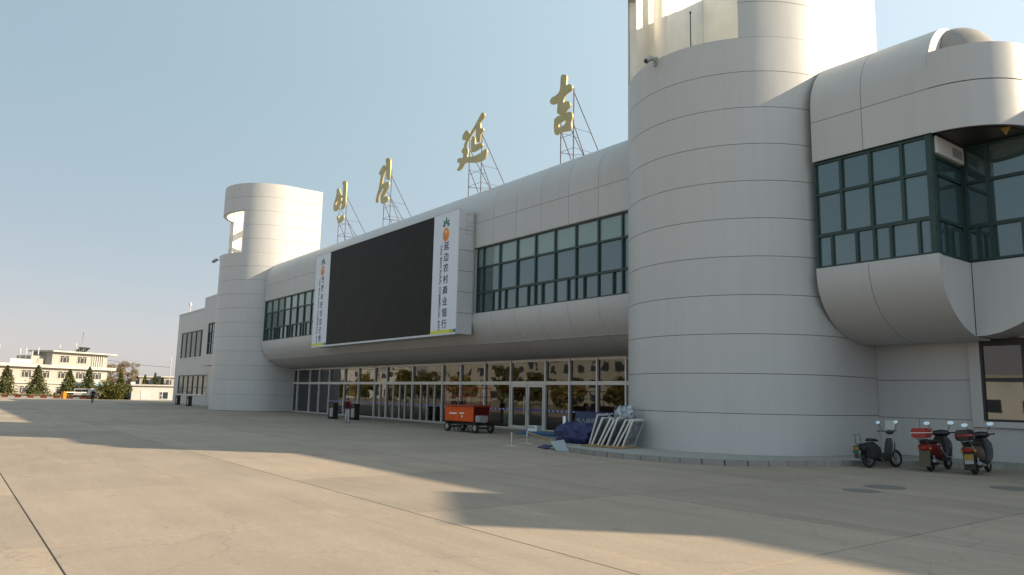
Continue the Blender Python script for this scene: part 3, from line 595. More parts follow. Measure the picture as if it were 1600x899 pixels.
# kerb stones along its edge, each a piece of its own
def resample(p, step):
    out = [Vector(p[0])]; acc = 0
    for a, b in zip(p[:-1], p[1:]):
        a, b = Vector(a), Vector(b); d = (b - a).length; t = step - acc
        while t <= d: out.append(a + (b - a) * t / d); t += step
        acc = (acc + d) % step
    return out
fine = []
for i in range(len(kp) - 1):
    p0, p1, p2, p3 = [Vector(kp[max(0, min(len(kp) - 1, i + q))]) for q in (-1, 0, 1, 2)]
    for k in range(8):
        t = k / 8; fine.append(tuple(0.5 * ((2 * p1) + (-p0 + p2) * t + (2 * p0 - 5 * p1 + 4 * p2 - p3) * t * t + (-p0 + 3 * p1 - 3 * p2 + p3) * t ** 3)))
ks = resample(fine, 0.6)
for a, b in zip(ks[:-1], ks[1:]):
    d = (b - a).normalized(); nn = Vector((d.y, -d.x)); c = (a + b) / 2 + nn * 0.04
    MB().obox((c.x, c.y, 0.05 + random.uniform(-.004, .004)), (d.x * ((b - a).length / 2 - 0.003), d.y * ((b - a).length / 2 - 0.003), 0), (nn.x * 0.07, nn.y * 0.07, 0), (0, 0, 0.11)).build('kerb_stone', 'kerbstone', pl, bevel=0.012)
for x, y, rx, lab in ((-8.12, 15.35, 0.36, 'small round iron manhole cover, farther from the kerb of a pair'), (-8.2, 16.5, 0.42, 'round iron manhole cover, nearer the kerb of a pair'), (-6.6, 19.0, 0.45, 'lone round iron manhole cover before the black scooter')):
    mc = MB().lathe((x, y, 0.0), (0, 0, 1), [(0.001, 0.002), (rx, 0.002), (rx, 0.006), (0.001, 0.006)], 28).build('manhole_cover', 'iron', None, org=(x, y, 0))
    tag(mc, lab, 'manhole cover', 'manhole covers in the plaza')
for x, y, sx, sy in ((-13.2, 15.2, 1.3, .5), (-24.5, 20.2, 1.8, .5), (-35, 20.5, 2.4, .5), (-41, 20.8, 2.2, .45)): pass

# ---------------------------------------------------------------- video screen with banners
LX0, LX1, LY, LZ0, LZ1 = -50.4, -31.72, 20.5, 4.85, 11.42
LS = thing('video_screen', 'large black video screen flanked by white bank banners on the hall front', 'screen', (-41, 21, LZ0), world=True)
box('casing', 'clad_white', LS, (LX0 + 0.02, LX1 - 0.03, LY + 0.06, YF - 0.02, LZ0 + 0.02, LZ1 - 0.02))
dsp = box('display', 'led_gap', LS, (-47.95, -34.2, LY + 0.04, LY + 0.055, LZ0 + 0.09, LZ1 - 0.03))
for i in range(14):
    for k in range(6):
        w0, h0 = 13.75 / 14, (LZ1 - LZ0 - 0.12) / 6; x, z, e = -47.95 + i * w0, LZ0 + 0.09 + k * h0, random.uniform(0, 0.002)
        box('display_module', 'led', dsp, (x + 0.003, x + w0 - 0.003, LY + 0.031 - e, LY + 0.0395, z + 0.003, z + h0 - 0.003))
MB().cyl((-35.6, LY + 0.0285, 9.1), (-35.6, LY + 0.026, 9.1), 0.07, 10).build('dead_patch', 'led_gap', dsp)
rim = MB(); rim.box(LX0, LX1, LY, LY + 0.06, LZ0 - 0.02, LZ0 + 0.088); rim.box(LX0, LX1, LY + 0.01, LY + 0.059, LZ1 - 0.03, LZ1 + 0.02); rim.build('rim', 'clad_white', LS)
nz = 6; hz = (LZ1 - LZ0) / nz
for k in range(nz): box('side_panel', 'clad_white', LS, (LX1 - 0.03, LX1 + 0.02, LY + 0.065, YF - 0.01, LZ0 + k * hz + 0.012, LZ0 + (k + 1) * hz - 0.012), 0.006)
for z in (11.0, 10.35):
    mb = MB(); c = (LY + YF) / 2 + 0.22; x0, x1 = LX1 + 0.021, LX1 + 0.035
    for a in ((c - .26, c + .26, z + .20, z + .24), (c - .26, c + .26, z - .24, z - .20), (c - .26, c - .22, z - .20, z + .20), (c + .22, c + .26, z - .20, z + .20)): mb.box(x0, x1, *a)
    mb.build('vent_frame', 'upvc', LS)
def fr_plane(x, z, y): return lambda a, b, d: (x + a, y - d, z + b)
def fruit(cx, cz, sc, parent):
    pl_ = fr_plane(cx, cz, LY + 0.022)
    curve_mesh('fruit_emblem', [[(0.42 * sc * math.cos(t) * (1 - 0.05 * math.sin(t)), 0.5 * sc * math.sin(t)) for t in np.linspace(0, 2 * PI, 20, endpoint=False)]], pl_, 0.006, 'fruit', parent)
    curve_mesh('emblem_spark', [[(0.02 * sc, 0.32 * sc), (0.06 * sc, 0.22 * sc), (0.16 * sc, 0.18 * sc), (0.06 * sc, 0.14 * sc), (0.02 * sc, 0.03 * sc), (-0.03 * sc, 0.14 * sc), (-0.13 * sc, 0.18 * sc), (-0.03 * sc, 0.22 * sc)]], fr_plane(cx, cz, LY + 0.016), 0.004, 'paper', parent, smoothing=False)
    for ang, ln in ((90, 0.62), (50, 0.52), (130, 0.52), (12, 0.42), (168, 0.42)):
        d = Vector((math.cos(R_(ang)), math.sin(R_(ang)))); nn = Vector((-d.y, d.x)); b0 = Vector((0, 0.60 * sc)) + d * 0.08 * sc
        curve_mesh('emblem_leaf', [[tuple(b0), tuple(b0 + d * ln * sc * 0.45 + nn * 0.13 * sc), tuple(b0 + d * ln * sc * 0.8 + nn * 0.07 * sc), tuple(b0 + d * ln * sc), tuple(b0 + d * ln * sc * 0.8 - nn * 0.07 * sc), tuple(b0 + d * ln * sc * 0.45 - nn * 0.13 * sc)]], pl_, 0.006, 'leaf_green', parent)
def banner(x0, x1, chars, lab):
    b = box('banner', 'banner', LS, (x0, x1, LY + 0.02, LY + 0.055, LZ0 + 0.09, LZ1 - 0.03)); b['label'] = lab
    cx = (x0 + x1) / 2; w_ = x1 - x0
    fruit(cx, 10.22, 0.76, b)
    for i, ch in enumerate(chars): text_mesh('lettering', ch, 0.50, fr_plane(cx + 0.10, 9.55 - i * 0.594, LY + 0.017), 'ink', b, bold=0.006)
    # Latin line, set sideways and read downwards
    pl_ = lambda a, c, d: (cx - 0.42 + c, LY + 0.017 - d, 9.70 - a)
    adv = 0.0
    for word in 'YAN BIAN RURAL COMMERCIAL BANK'.split():
        o = text_mesh('lettering', word, 0.27, lambda a, c, d, q=adv: pl_(a + q, c, d), 'ink', b, align='LEFT', bold=0.003); zs = [v.co.z for v in o.data.vertices]; adv += max(zs) - min(zs) + 0.11
    box('stripe', 'banner_yellow', b, (x0, x1 - 0.55, LY + 0.012, LY + 0.019, LZ0 + 0.09, LZ0 + 0.26)); box('stripe', 'banner_lime', b, (x1 - 0.55, x1 - 0.22, LY + 0.012, LY + 0.019, LZ0 + 0.09, LZ0 + 0.26)); box('stripe', 'banner_blue', b, (x1 - 0.22, x1, LY + 0.012, LY + 0.019, LZ0 + 0.09, LZ0 + 0.26))
banner(-34.2, -31.72, '延边农村商业银行', 'white banner with Chinese bank name beneath an orange fruit emblem'); banner(-50.4, -47.95, '연변농촌상업은행', 'white banner with Korean bank name beneath an orange fruit emblem')
MB().tube([(LX1 + 0.12, YF - 0.05, 5.9), (LX1 + 0.12, YF - 0.05, 11.25)], 0.03, 6).build('conduit', 'grey_metal', LS)

# ---------------------------------------------------------------- rooftop characters
LET = {
 'ji': ([[[-27.62,18.24],[-27.49,18.3],[-27.22,18.19],[-27.17,18.03],[-27.25,17.59],[-26.9,17.6],[-26.75,17.42],[-26.8,17.24],[-27.18,17.19],[-27.39,17.06],[-27.44,16.78],[-27.38,16.71],[-27.18,16.76],[-26.97,16.66],[-26.89,16.5],[-26.96,16.38],[-27.33,16.2],[-27.66,16.17],[-27.88,16.28],[-27.84,16.91],[-28.36,16.91],[-28.49,17.17],[-28.28,17.33],[-28.11,17.29],[-27.73,17.4],[-27.65,17.6]]],
        [[[-28.08,16.11],[-27.33,16.15],[-26.88,16.1],[-26.72,15.99],[-26.7,15.76],[-26.83,15.52],[-26.77,15.27],[-26.91,15.09],[-27.44,15.21],[-27.77,15.21],[-27.94,15.13],[-28.07,15.3],[-28.12,15.71]],[[-27.82,15.74],[-27.22,15.82],[-27.18,15.58],[-27.34,15.50],[-27.78,15.49]]]),
 'yan': ([[[-34.71,18.45],[-34.47,18.26],[-34.59,18.07],[-35.28,17.78],[-35.81,17.4],[-36.28,17.02],[-36.42,16.74],[-36.65,16.8],[-36.44,17.09],[-36.08,17.37],[-35.56,17.73],[-35.01,18.23]]], [[[-36.32,17.79],[-36.01,17.51],[-36.07,17.28],[-36.45,17.21],[-36.78,17.26],[-36.79,17.51],[-36.59,17.71]]],
        [[[-36.37,16.73],[-36.14,16.54],[-36.18,16.27],[-36.28,16.04],[-35.42,15.89],[-34.79,15.92],[-34.29,16.06],[-34.11,15.95],[-34.32,15.49],[-34.67,15.43],[-35.4,15.48],[-36.26,15.72],[-36.48,15.74],[-36.79,15.47],[-37.18,15.39],[-37.29,15.5],[-37.02,15.66],[-36.98,15.87],[-37.26,15.94],[-37.28,16.16],[-37.0,16.19],[-36.66,16.07],[-36.62,16.35],[-36.85,16.5],[-36.7,16.72]]],
        [[[-35.04,17.87],[-34.88,17.79],[-34.89,17.45],[-34.61,17.43],[-34.55,17.26],[-34.85,17.16],[-34.93,16.66],[-35.27,16.72],[-35.35,17.74]]], [[[-35.64,17.22],[-35.39,17.06],[-35.45,16.58],[-34.67,16.55],[-34.56,16.34],[-34.81,16.26],[-35.64,16.18],[-35.78,16.32],[-35.81,16.92]]]),
 'gil': ([[[-46.92,18.52],[-46.6,18.59],[-46.22,18.41],[-46.15,18.2],[-46.17,17.03],[-46.38,16.89],[-46.64,16.95],[-46.81,18.27]]], [[[-47.09,18.17],[-46.78,17.97],[-46.81,17.79],[-47.1,17.6],[-47.31,17.1],[-47.39,16.54],[-47.74,16.04],[-47.95,15.5],[-48.16,15.56],[-48.13,15.92],[-47.73,16.61],[-47.56,17.28],[-47.53,17.5],[-47.83,17.6],[-47.78,17.82],[-47.41,18.09]]],
        [[[-47.34,16.75],[-46.37,16.79],[-46.22,16.64],[-46.27,16.42],[-46.63,16.12],[-46.99,15.82],[-47.11,15.68],[-46.52,15.72],[-46.25,15.57],[-46.3,15.36],[-47.06,15.25],[-47.34,15.35],[-47.43,15.97],[-47.03,16.27],[-46.92,16.44],[-47.45,16.46]]]),
 'yeon': ([[[-55.26,18.1],[-54.96,18.12],[-54.74,17.89],[-54.69,17.72],[-54.44,17.51],[-54.34,17.06],[-54.55,16.65],[-55.1,16.31],[-55.48,16.26],[-55.74,16.49],[-55.72,16.95],[-55.46,17.29],[-55.26,17.71]],[[-55.08,17.28],[-54.91,17.11],[-55.03,16.88],[-55.31,16.74],[-55.41,16.89],[-55.29,17.13]]], [[[-54.26,18.41],[-53.94,18.54],[-53.51,18.31],[-53.48,18.04],[-53.47,16.44],[-53.7,16.3],[-54.26,16.15],[-54.1,16.57],[-54.02,17.45],[-54.08,18.18]]],
        [[[-54.54,17.46],[-53.96,17.31],[-53.94,17.14],[-54.51,17.23]]], [[[-54.59,16.99],[-53.89,16.81],[-53.88,16.66],[-54.57,16.79]]], [[[-54.96,15.76],[-54.74,15.78],[-54.54,15.43],[-53.84,15.72],[-53.61,15.58],[-53.65,15.33],[-54.35,15.11],[-54.66,15.19],[-54.85,15.48]]])}
LABS = {'ji': ('gilded character like a cross over a box on a roof frame nearest the large tower', -27.83, -26.85), 'yan': ('gilded character with a long sweeping base stroke on a steel roof frame', -36.3, -35.0),
        'gil': ('slim gilded Korean syllable on a steel frame above the middle of the video screen', -47.3, -46.3), 'yeon': ('slim gilded Korean syllable with a ring on a steel frame beside the far tower', -55.1, -53.75)}
YLt = 23.9
for key, strokes in LET.items():
    lab, p0, p1 = LABS[key]
    L = thing('roof_character', lab, 'rooftop sign', ((p0 + p1) / 2, YLt, 13.08), group='gilded characters on the roof', world=True)
    for i, st in enumerate(strokes):
        def grow(pts, k=1.0):
            q = []
            for a, b in zip(pts, pts[1:] + pts[:1]): q += [(a[0] * .8 + b[0] * .2, a[1] * .8 + b[1] * .2), (a[0] * .2 + b[0] * .8, a[1] * .2 + b[1] * .8)]
            return q
        curve_mesh('stroke', [grow(s) for s in st], lambda a, b, d, i=i: (a, YLt - 0.004 * i - d, b), 0.13, 'gold', L, smoothing=False)
    top = max(q[1] for st in strokes for s in st for q in s) - 0.9
    yb_ = YLt + 0.18
    for x in (p0, p1): MB().cyl((x, yb_, 13.05), (x, yb_, top), 0.026, 6).build('post', 'rust_steel', L)
    for x, zt, yy in ((p1, 17.2, 26.7), (p1, 15.5, 25.3), (p0, 16.6, 26.7), (p0, 15.4, 25.3)): MB().cyl((x, yb_, zt), (x, yy, 13.06), 0.022, 6).build('brace', 'rust_steel', L)
    for x in (p0, p1):
        for zt, fy in ((14.25, 0.5), (15.3, 0.5)):
            yy = yb_ + (26.7 - yb_) * (17.2 - zt) / 4.1; MB().cyl((x, yb_, zt), (x, min(yy, 26.3), zt), 0.012, 5).build('tie', 'rust_steel', L)
    for zt in (14.25, 15.0): MB().cyl((p0, yb_, zt), (p1, yb_, zt), 0.012, 5).build('tie', 'rust_steel', L)
    MB().cyl((p0, yb_, 14.2), (p1, 26.0, 14.2), 0.012, 5).build('tie', 'rust_steel', L)

# ================================================================== things on the buildings
def cctv(loc, rz, lab, s=1.0):
    c = thing('security_camera', lab, 'camera', loc, rz)
    MB().box(-0.06 * s, 0.06 * s, 0.0, 0.03 * s, -0.12 * s, 0.12 * s).build('bracket', 'grey_plastic', c); MB().tube([(0, 0, 0), (0, -0.18 * s, 0.03 * s), (0, -0.25 * s, -0.02 * s)], 0.025 * s, 8).build('arm', 'grey_plastic', c)
    MB().lathe((0, -0.28 * s, -0.03 * s), (0, -0.5, -0.35), [(0.02 * s, -0.14 * s), (0.075 * s, -0.12 * s), (0.08 * s, 0.12 * s), (0.06 * s, 0.15 * s)], 12).build('housing', 'grey_metal', c, smooth=40)
    MB().lathe((0, -0.34 * s, -0.075 * s), (0, -0.5, -0.35), [(0.055 * s, 0.055 * s), (0.055 * s, 0.09 * s), (0.03 * s, 0.095 * s)], 12).build('lens', 'black', c, smooth=40)
cctv((-16.85, 18.98, 13.67), 0.05, 'small grey security camera on the parapet of the large tower', 1.3)
cctv((-70.0, 19.28, 13.6), -0.5, 'grey security camera on the parapet of the far tower', 1.8)
fl = thing('floodlight', 'grey floodlight on a short arm at the far tower parapet', 'floodlight', (-71.1, 20.15, 13.75)); MB().tube([(0, 0, -0.1), (0, 0, 0.35), (-0.3, -0.25, 0.45)], 0.03, 6).build('arm', 'grey_metal', fl); MB().obox((-0.5, -0.3, 0.5), (0.38, 0, 0.06), (0, 0.2, 0), (0, 0, 0.05)).build('lamp_head', 'grey_metal', fl, bevel=0.02)
an = thing('antenna_rod', 'thin dark aerial rod rising from the large tower parapet', 'antenna', (-15.55, 19.18, 13.8)); MB().cyl((0, 0.15, -0.2), (0, 0.15, 1.28), 0.018, 6).build('rod', 'matt_black', an); MB().cyl((0, 0.15, 1.26), (0, 0.15, 1.34), 0.03, 8).build('tip', 'matt_black', an)
fl2 = thing('floodlight', 'white floodlight on a pole above the low far wing', 'floodlight', (-96.5, 23.4, 10.95)); MB().cyl((0, 0, 0), (0, 0, 1.0), 0.04, 6).build('pole', 'grey_metal', fl2); MB().obox((0.1, -0.05, 1.15), (0.22, 0, 0), (0, 0.12, 0.03), (0, -0.03, 0.2)).build('lamp_head', 'upvc', fl2, bevel=0.03)

# ================================================================== litter bins
def bin_(loc, rz, lab):
    b = thing('litter_bin', lab, 'litter bin', loc, rz, 'litter bins along the terminal')
    MB().box(-0.36, 0.36, -0.22, 0.22, 0.0, 0.07).build('base', 'matt_black', b, bevel=0.015)
    for s in (-1, 1):
        MB().box(s * 0.29 - 0.05, s * 0.29 + 0.05, -0.17, 0.17, 0.07, 0.98).build('side_frame', 'matt_black', b, bevel=0.012)
    MB().box(-0.22, 0.22, -0.16, 0.16, 0.14, 0.74).build('body', 'grey_metal', b, bevel=0.02); MB().box(-0.235, 0.235, -0.175, 0.175, 0.8, 0.98).build('hood', 'black', b, bevel=0.02); MB().box(-0.37, 0.37, -0.2, 0.2, 0.985, 1.03).build('ashtray_top', 'matt_black', b, bevel=0.012)
bin_((-46.96, 20.9, 0), 0.1, 'black framed litter bin standing by the glass doors beside a person'); bin_((-45.2, 21.6, 0), 0.1, 'black framed litter bin half hidden behind the standing person')
bin_((-81.9, 20.5, 0), 0.1, 'black framed litter bin by the low wing, nearer the far tower'); bin_((-88.3, 20.9, 0), 0.1, 'black framed litter bin by the low wing, farther from the tower')

# ================================================================== scissor lift
sl = thing('scissor_lift', 'orange mobile scissor lift with guard rails parked before the glass front', 'scissor lift', (-30.15, 20.45, 0), R_(3)); sl.scale = (0.84, 0.84, 0.84)
for sx in (-1.32, 1.32):
    for sy in (-0.55, 0.55):
        t = MB().torus((sx, sy, 0.29), (0, 1, 0), 0.20, 0.09, 24, 8).build('wheel', 'rubber', sl, smooth=60)
        MB().lathe((sx, sy, 0.29), (0, 1, 0), [(0.03, -0.09), (0.15, -0.075), (0.16, 0.0), (0.15, 0.075), (0.03, 0.09)], 16).build('rim', 'grey_metal', t, smooth=40)
        o = MB().cyl((sx, sy - 0.14 * (1 if sy > 0 else -1), 0.29), (sx, 0, 0.29), 0.05, 8).build('axle', 'matt_black', sl)
        MB().box(sx - 0.26, sx + 0.26, sy - 0.13, sy + 0.13, 0.56, 0.60).build('mudguard', 'matt_black', sl)
MB().box(-1.5, 1.5, -0.4, 0.4, 0.42, 0.56).build('chassis', 'matt_black', sl, bevel=0.01)
for sx in (-0.75, -0.35, 0.55):
    MB().tube([(sx, -0.58, 0.5), (sx + 0.16, -0.6, 0.12), (sx + 0.16, -0.6, 0.02)], 0.035, 6).build('outrigger', 'matt_black', sl); MB().box(sx + 0.07, sx + 0.25, -0.68, -0.52, 0.0, 0.03).build('outrigger_foot', 'grey_metal', sl)
sp = MB().box(-1.55, 1.15, -0.60, -0.56, 0.62, 1.44).build('side_panel', 'orange', sl, bevel=0.012); MB().box(-1.55, 1.15, 0.56, 0.60, 0.62, 1.44).build('side_panel', 'orange', sl, bevel=0.012)
for a in ((-1.1, -1.03, .98, 1.12), (-0.96, -0.42, 1.02, 1.09), (-0.15, 0.3, 1.05, 1.11), (0.06, 0.16, .84, .97)): MB().box(a[0], a[1], -0.607, -0.602, a[2], a[3]).build('white_mark', 'paper', sp)
MB().box(-1.53, -1.49, -0.555, 0.555, 0.62, 1.44).build('end_panel', 'orange', sl, bevel=0.01)
ep = MB().box(1.10, 1.14, -0.555, 0.555, 0.62, 1.44).build('end_panel', 'dark_red', sl, bevel=0.01)
for k in range(7): MB().obox((1.165, 0, 0.72 + k * 0.10), (0.02, 0, 0.015), (0, 0.48, 0), (-0.004, 0, 0.006)).build('louvre', 'dark_red', ep)
MB().box(1.20, 1.62, -0.5, 0.1, 0.62, 0.98).build('power_box', 'grey_plastic', sl, bevel=0.02)
MB().box(-1.60, 1.22, -0.64, 0.64, 1.44, 1.55).build('platform', 'rail_red', sl, bevel=0.012)
for x in (-1.55, -0.65, 0.25, 1.17):
    for y in (-0.6, 0.6): MB().cyl((x, y, 1.55), (x, y, 2.5), 0.02, 6).build('guard_rail', 'rail_red', sl)
for z in (2.02, 2.5):
    for y in (-0.6, 0.6): MB().cyl((-1.55, y, z), (1.17, y, z), 0.02, 6).build('guard_rail', 'rail_red', sl)
    for x in (-1.55, 1.17): MB().cyl((x, -0.6, z), (x, 0.6, z), 0.02, 6).build('guard_rail', 'rail_red', sl)
for x in (-1.2, -0.4): MB().box(x - 0.14, x + 0.14, -0.4, -0.1, 1.555, 1.75).build('tool_box', 'matt_black', sl, bevel=0.02)

# ================================================================== building debris beside the tower
GW = 'window frames leaning on the tower'
def lean_frame(x, y, rz, w_, h_, tilt, lab, m='alu', foil=True):
    f = thing('window_frame', lab, 'window frame', (x, y, 0.152), rz, GW)
    ct, st = math.cos(tilt), math.sin(tilt)
    P = lambda a, b, d: (a, b * st + d * ct, b * ct - d * st + 0.03)
    def bar(name, a0, a1, b0, b1, m_, d0=-0.03, d1=0.03):
        vs = [P(a, b, d) for a in (a0, a1) for b in (b0, b1) for d in (d0, d1)]; MB().add(vs, [(0, 1, 3, 2), (4, 6, 7, 5), (0, 4, 5, 1), (2, 3, 7, 6), (0, 2, 6, 4), (1, 5, 7, 3)]).build(name, m_, f)
    bar('stile', -w_ / 2, -w_ / 2 + 0.04, 0, h_, m); bar('stile', w_ / 2 - 0.04, w_ / 2, 0, h_, m); bar('rail', -w_ / 2 + 0.04, w_ / 2 - 0.04, 0, 0.045, m); bar('rail', -w_ / 2 + 0.04, w_ / 2 - 0.04, h_ - 0.045, h_, m)
    if foil:
        bar('protective_film', -w_ / 2 + 0.04, w_ / 2 - 0.04, 0.045, h_ * random.uniform(0.8, 0.95), 'foil', -0.008, 0.008)
dirv = Vector((-18.96, 18.39)), Vector((-17.55, 18.55))
labs_f = ['aluminium window frame at the tarpaulin end of the leaning stack', 'aluminium window frame second from the tarpaulin in the leaning stack', 'aluminium window frame third from the tarpaulin in the leaning stack', 'aluminium window frame fourth from the tarpaulin in the leaning stack', 'aluminium window frame fifth from the tarpaulin in the leaning stack', 'aluminium window frame sixth from the tarpaulin in the leaning stack', 'aluminium window frame at the tower end of the leaning stack']
for i in range(7):
    t = i / 6; x = -19.0 + 1.25 * t; y = 18.28 + 0.22 * t
    lean_frame(x, y, R_(108 + 5 * math.sin(i * 2)), 0.82, 1.02 + 0.05 * math.sin(i * 3), R_(-24 - 3 * (i % 3)), labs_f[i], foil=True)
wp = thing('wooden_pallet', 'low slatted wooden pallet under the leaning window frames', 'pallet', (-18.2, 18.0, 0.15), R_(10))
for k in range(5): MB().box(-0.85, 0.85, -0.42 + k * 0.19, -0.32 + k * 0.19, 0.02, 0.045).build('slat', 'wood', wp)
for x in (-0.78, 0, 0.78): MB().box(x - 0.05, x + 0.05, -0.42, 0.55, 0.0, 0.02).build('bearer', 'wood', wp)
def lump(name, m, loc, rx, ry, rz, seed, lab, cat, nlump=0.22):
    import bmesh
    bm = bmesh.new(); bmesh.ops.create_icosphere(bm, subdivisions=4, radius=1.0); rr_ = np.random.default_rng(seed); ks = rr_.normal(size=(9, 3)) * 3.2; ph = rr_.uniform(0, 6.28, 9)
    for v in bm.verts:
        d = 1 + nlump * sum(abs(math.sin(float(np.dot(ks[q], v.co)) + ph[q])) - 0.5 for q in range(9)) / 3 + nlump * 0.16 * sum(abs(math.sin(2.7 * float(np.dot(ks[q], v.co)) + 2 * ph[q])) - 0.5 for q in range(5))
        v.co = Vector((v.co.x * rx * d, v.co.y * ry * d, max(0.0, (v.co.z * 0.5 + 0.38) * rz * 1.15 * d)))
    me = bpy.data.meshes.new(name); bm.to_mesh(me); bm.free(); me.materials.append(MATS[m]); me.polygons.foreach_set('use_smooth', [True] * len(me.polygons)); me.set_sharp_from_angle(angle=R_(65))
    o = bpy.data.objects.new(name, me); COL.objects.link(o); o.location = loc; tag(o, lab, cat); return o
lump('tarpaulin_heap', 'tarp', (-20.35, 18.6, 0.0), 0.80, 0.62, 0.74, 3, 'crumpled dark blue tarpaulin heap beside the platform kerb', 'tarpaulin', 0.34)
lump('wrapped_bundle', 'foil', (-18.15, 18.75, 0.98), 0.34, 0.26, 0.44, 8, 'grey foil-wrapped bundle resting on top of the leaning frames', 'bundle', 0.3)
lean_frame(-19.3, 18.5, R_(95), 0.7, 1.1, R_(-20), 'aluminium window frame with pale panel against the tarpaulin heap', foil=True)
sg = thing('sign_board', 'navy sign board with pale lettering propped behind the tarpaulin', 'sign board', (-21.9, 20.6, 0), R_(25))
MB().obox((0, 0, 0.82), (0.62, 0, 0.0), (0, 0.03, 0.005), (0.05, 0.06, 0.38)).build('board', 'sign_navy', sg, bevel=0.008)
for s in (-0.45, 0.45): MB().cyl((s, 0.06, 0.0), (s + 0.03, 0.05, 0.9), 0.025, 6).build('leg', 'grey_metal', sg)
text_mesh('lettering', '出入候机区', 0.21, lambda a, b, d: (a, -0.055 - d + 0.15 * b, 0.85 + b), 'sheet_grey', sg, extrude=0.003)
po = thing('steel_bollard', 'pale round steel post standing by the glass front', 'post', (-22.64, 19.98, 0)); MB().lathe((0, 0, 0), (0, 0, 1), [(0.13, 0), (0.13, 0.02), (0.085, 0.03), (0.085, 1.0), (0.07, 1.02), (0.01, 1.03)], 18).build('tube', 'steel', po, smooth=40); MB().lathe((0, 0, 0.0), (0, 0, 1), [(0.16, 0.0), (0.16, 0.012), (0.1, 0.014)], 18).build('base_plate', 'grey_metal', po)
for k, (x, y, z, a) in enumerate(((-26.7, 22.2, 0.0, 0.1), (-26.5, 22.35, 0.05, 0.22), (-26.75, 22.3, 0.10, 0.0))):
    ps = MB().box(-1.3, 1.3, -0.45, 0.45, 0.0, 0.045).build('panel_sheet', 'sheet_blue', None, bevel=0.006); ps.location = (x, y, z + 0.001); ps.rotation_euler = (0, 0, a)
    tag(ps, ['blue flat sheet at the bottom of the pile by the doors', 'blue flat sheet in the middle of the pile by the doors', 'blue flat sheet on top of the pile by the doors'][k], 'sheet', 'blue sheets piled by the doors')
bx = thing('cardboard_carton', 'small pale carton lying on the blue sheets', 'carton', (-27.4, 22.3, 0.147), 0.3); MB().obox((0, 0, 0.14), (0.26, 0, 0.0), (0, 0.2, 0), (0.0, 0, 0.13)).build('box', 'paper', bx, bevel=0.01); MB().obox((-0.05, -0.24, 0.2), (0.24, 0, 0), (0, 0.06, -0.06), (0, 0.003, 0.003)).build('flap', 'paper', bx)
lump('refuse_sack', 'matt_black', (-25.75, 22.75, 0.0), 0.42, 0.36, 0.55, 11, 'dark refuse sack slumped beside the blue sheets', 'sack', 0.3)
for pts, lab in (([(-19.0, 16.4, 0.006), (-18.45, 16.5, 0.006), (-19.7, 17.35, 0.30), (-20.0, 17.0, 0.22)], 'grey flat offcut sheet leaning on the kerb end'), ([(-20.6, 16.9, 0.006), (-19.75, 16.55, 0.006), (-19.85, 17.0, 0.09), (-20.5, 17.2, 0.09)], 'dark blue offcut sheet lying before the tarpaulin')):
    mb = MB(); mb.add(pts + [(p[0], p[1], p[2] + 0.02) for p in pts], [(3, 2, 1, 0), (4, 5, 6, 7), (0, 1, 5, 4), (1, 2, 6, 5), (2, 3, 7, 6), (3, 0, 4, 7)])
    tag(mb.build('offcut_sheet', 'sheet_grey' if 'grey' in lab else 'tarp', None, org=pts[0]), lab, 'sheet')
br = thing('low_stand', 'low metal frame stand lying empty on the plaza', 'stand', (-22.0, 17.2, 0), R_(118))
for x in (-0.7, 0.7): MB().cyl((x, 0, 0), (x, 0, 0.48), 0.03, 8).build('post', 'steel', br); MB().box(x - 0.03, x + 0.03, -0.22, 0.22, 0.0, 0.03).build('foot', 'steel', br)
MB().cyl((-0.7, 0, 0.25), (0.7, 0, 0.25), 0.022, 8).build('rail', 'steel', br); MB().cyl((0.7, 0, 0.42), (0.75, -0.8, 0.2), 0.03, 8).build('arm', 'wood', br)

# ================================================================== scooters
def mirror_(root, base, tip, nrm, rx=0.085, rz=0.055):
    st = MB().tube([base, (Vector(base) + Vector(tip)) / 2 + Vector((0, 0, 0.02)), tip], 0.008, 6).build('mirror_stalk', 'matt_black', root)
    tq = Vector(nrm).to_track_quat('Z', 'Y').to_matrix(); c = Vector(tip) + Vector((0, 0, 0.04))
    h_ = MB().ellipsoid(c - tq @ Vector((0, 0, -0.0)), rx, rz, 0.018, 16, 6, tq).build('mirror', 'black', root, smooth=50)
    MB().loft([[c + tq @ Vector((rx * 0.95 * math.cos(a), rz * 0.95 * math.sin(a), z)) for a in np.linspace(0, 2 * PI, 18, endpoint=False)] for z in (0.012, 0.0195)]).build('mirror_glass', 'mirror', h_)
def sec(x, w_, z0, z1, n=12, p=2.6):
    pts = []
    for i in range(n):
        a = 2 * PI * i / n; c, s = math.cos(a), math.sin(a)
        pts.append((x, w_ * math.copysign(abs(c) ** (2 / p), c), (z0 + z1) / 2 + (z1 - z0) / 2 * math.copysign(abs(s) ** (2 / p), s)))
    return pts
def wheel(root, x, r, tr, m='rubber', spokes=5):
    t = MB().torus((x, 0, r), (0, 1, 0), r - tr, tr, 28, 10).build('wheel', m, root, smooth=60)
    rim = MB().torus((x, 0, r), (0, 1, 0), r - 2 * tr + 0.005, 0.018, 24, 6); rim.cyl((x, -0.06, r), (x, 0.06, r), 0.045, 12)
    for k in range(spokes):
        a = 2 * PI * k / spokes; rim.cyl((x, 0, r), (x + (r - 2 * tr) * math.cos(a), 0, r + (r - 2 * tr) * math.sin(a)), 0.012 if spokes < 8 else 0.004, 5)
    rim.build('rim', 'grey_metal', t, smooth=50)
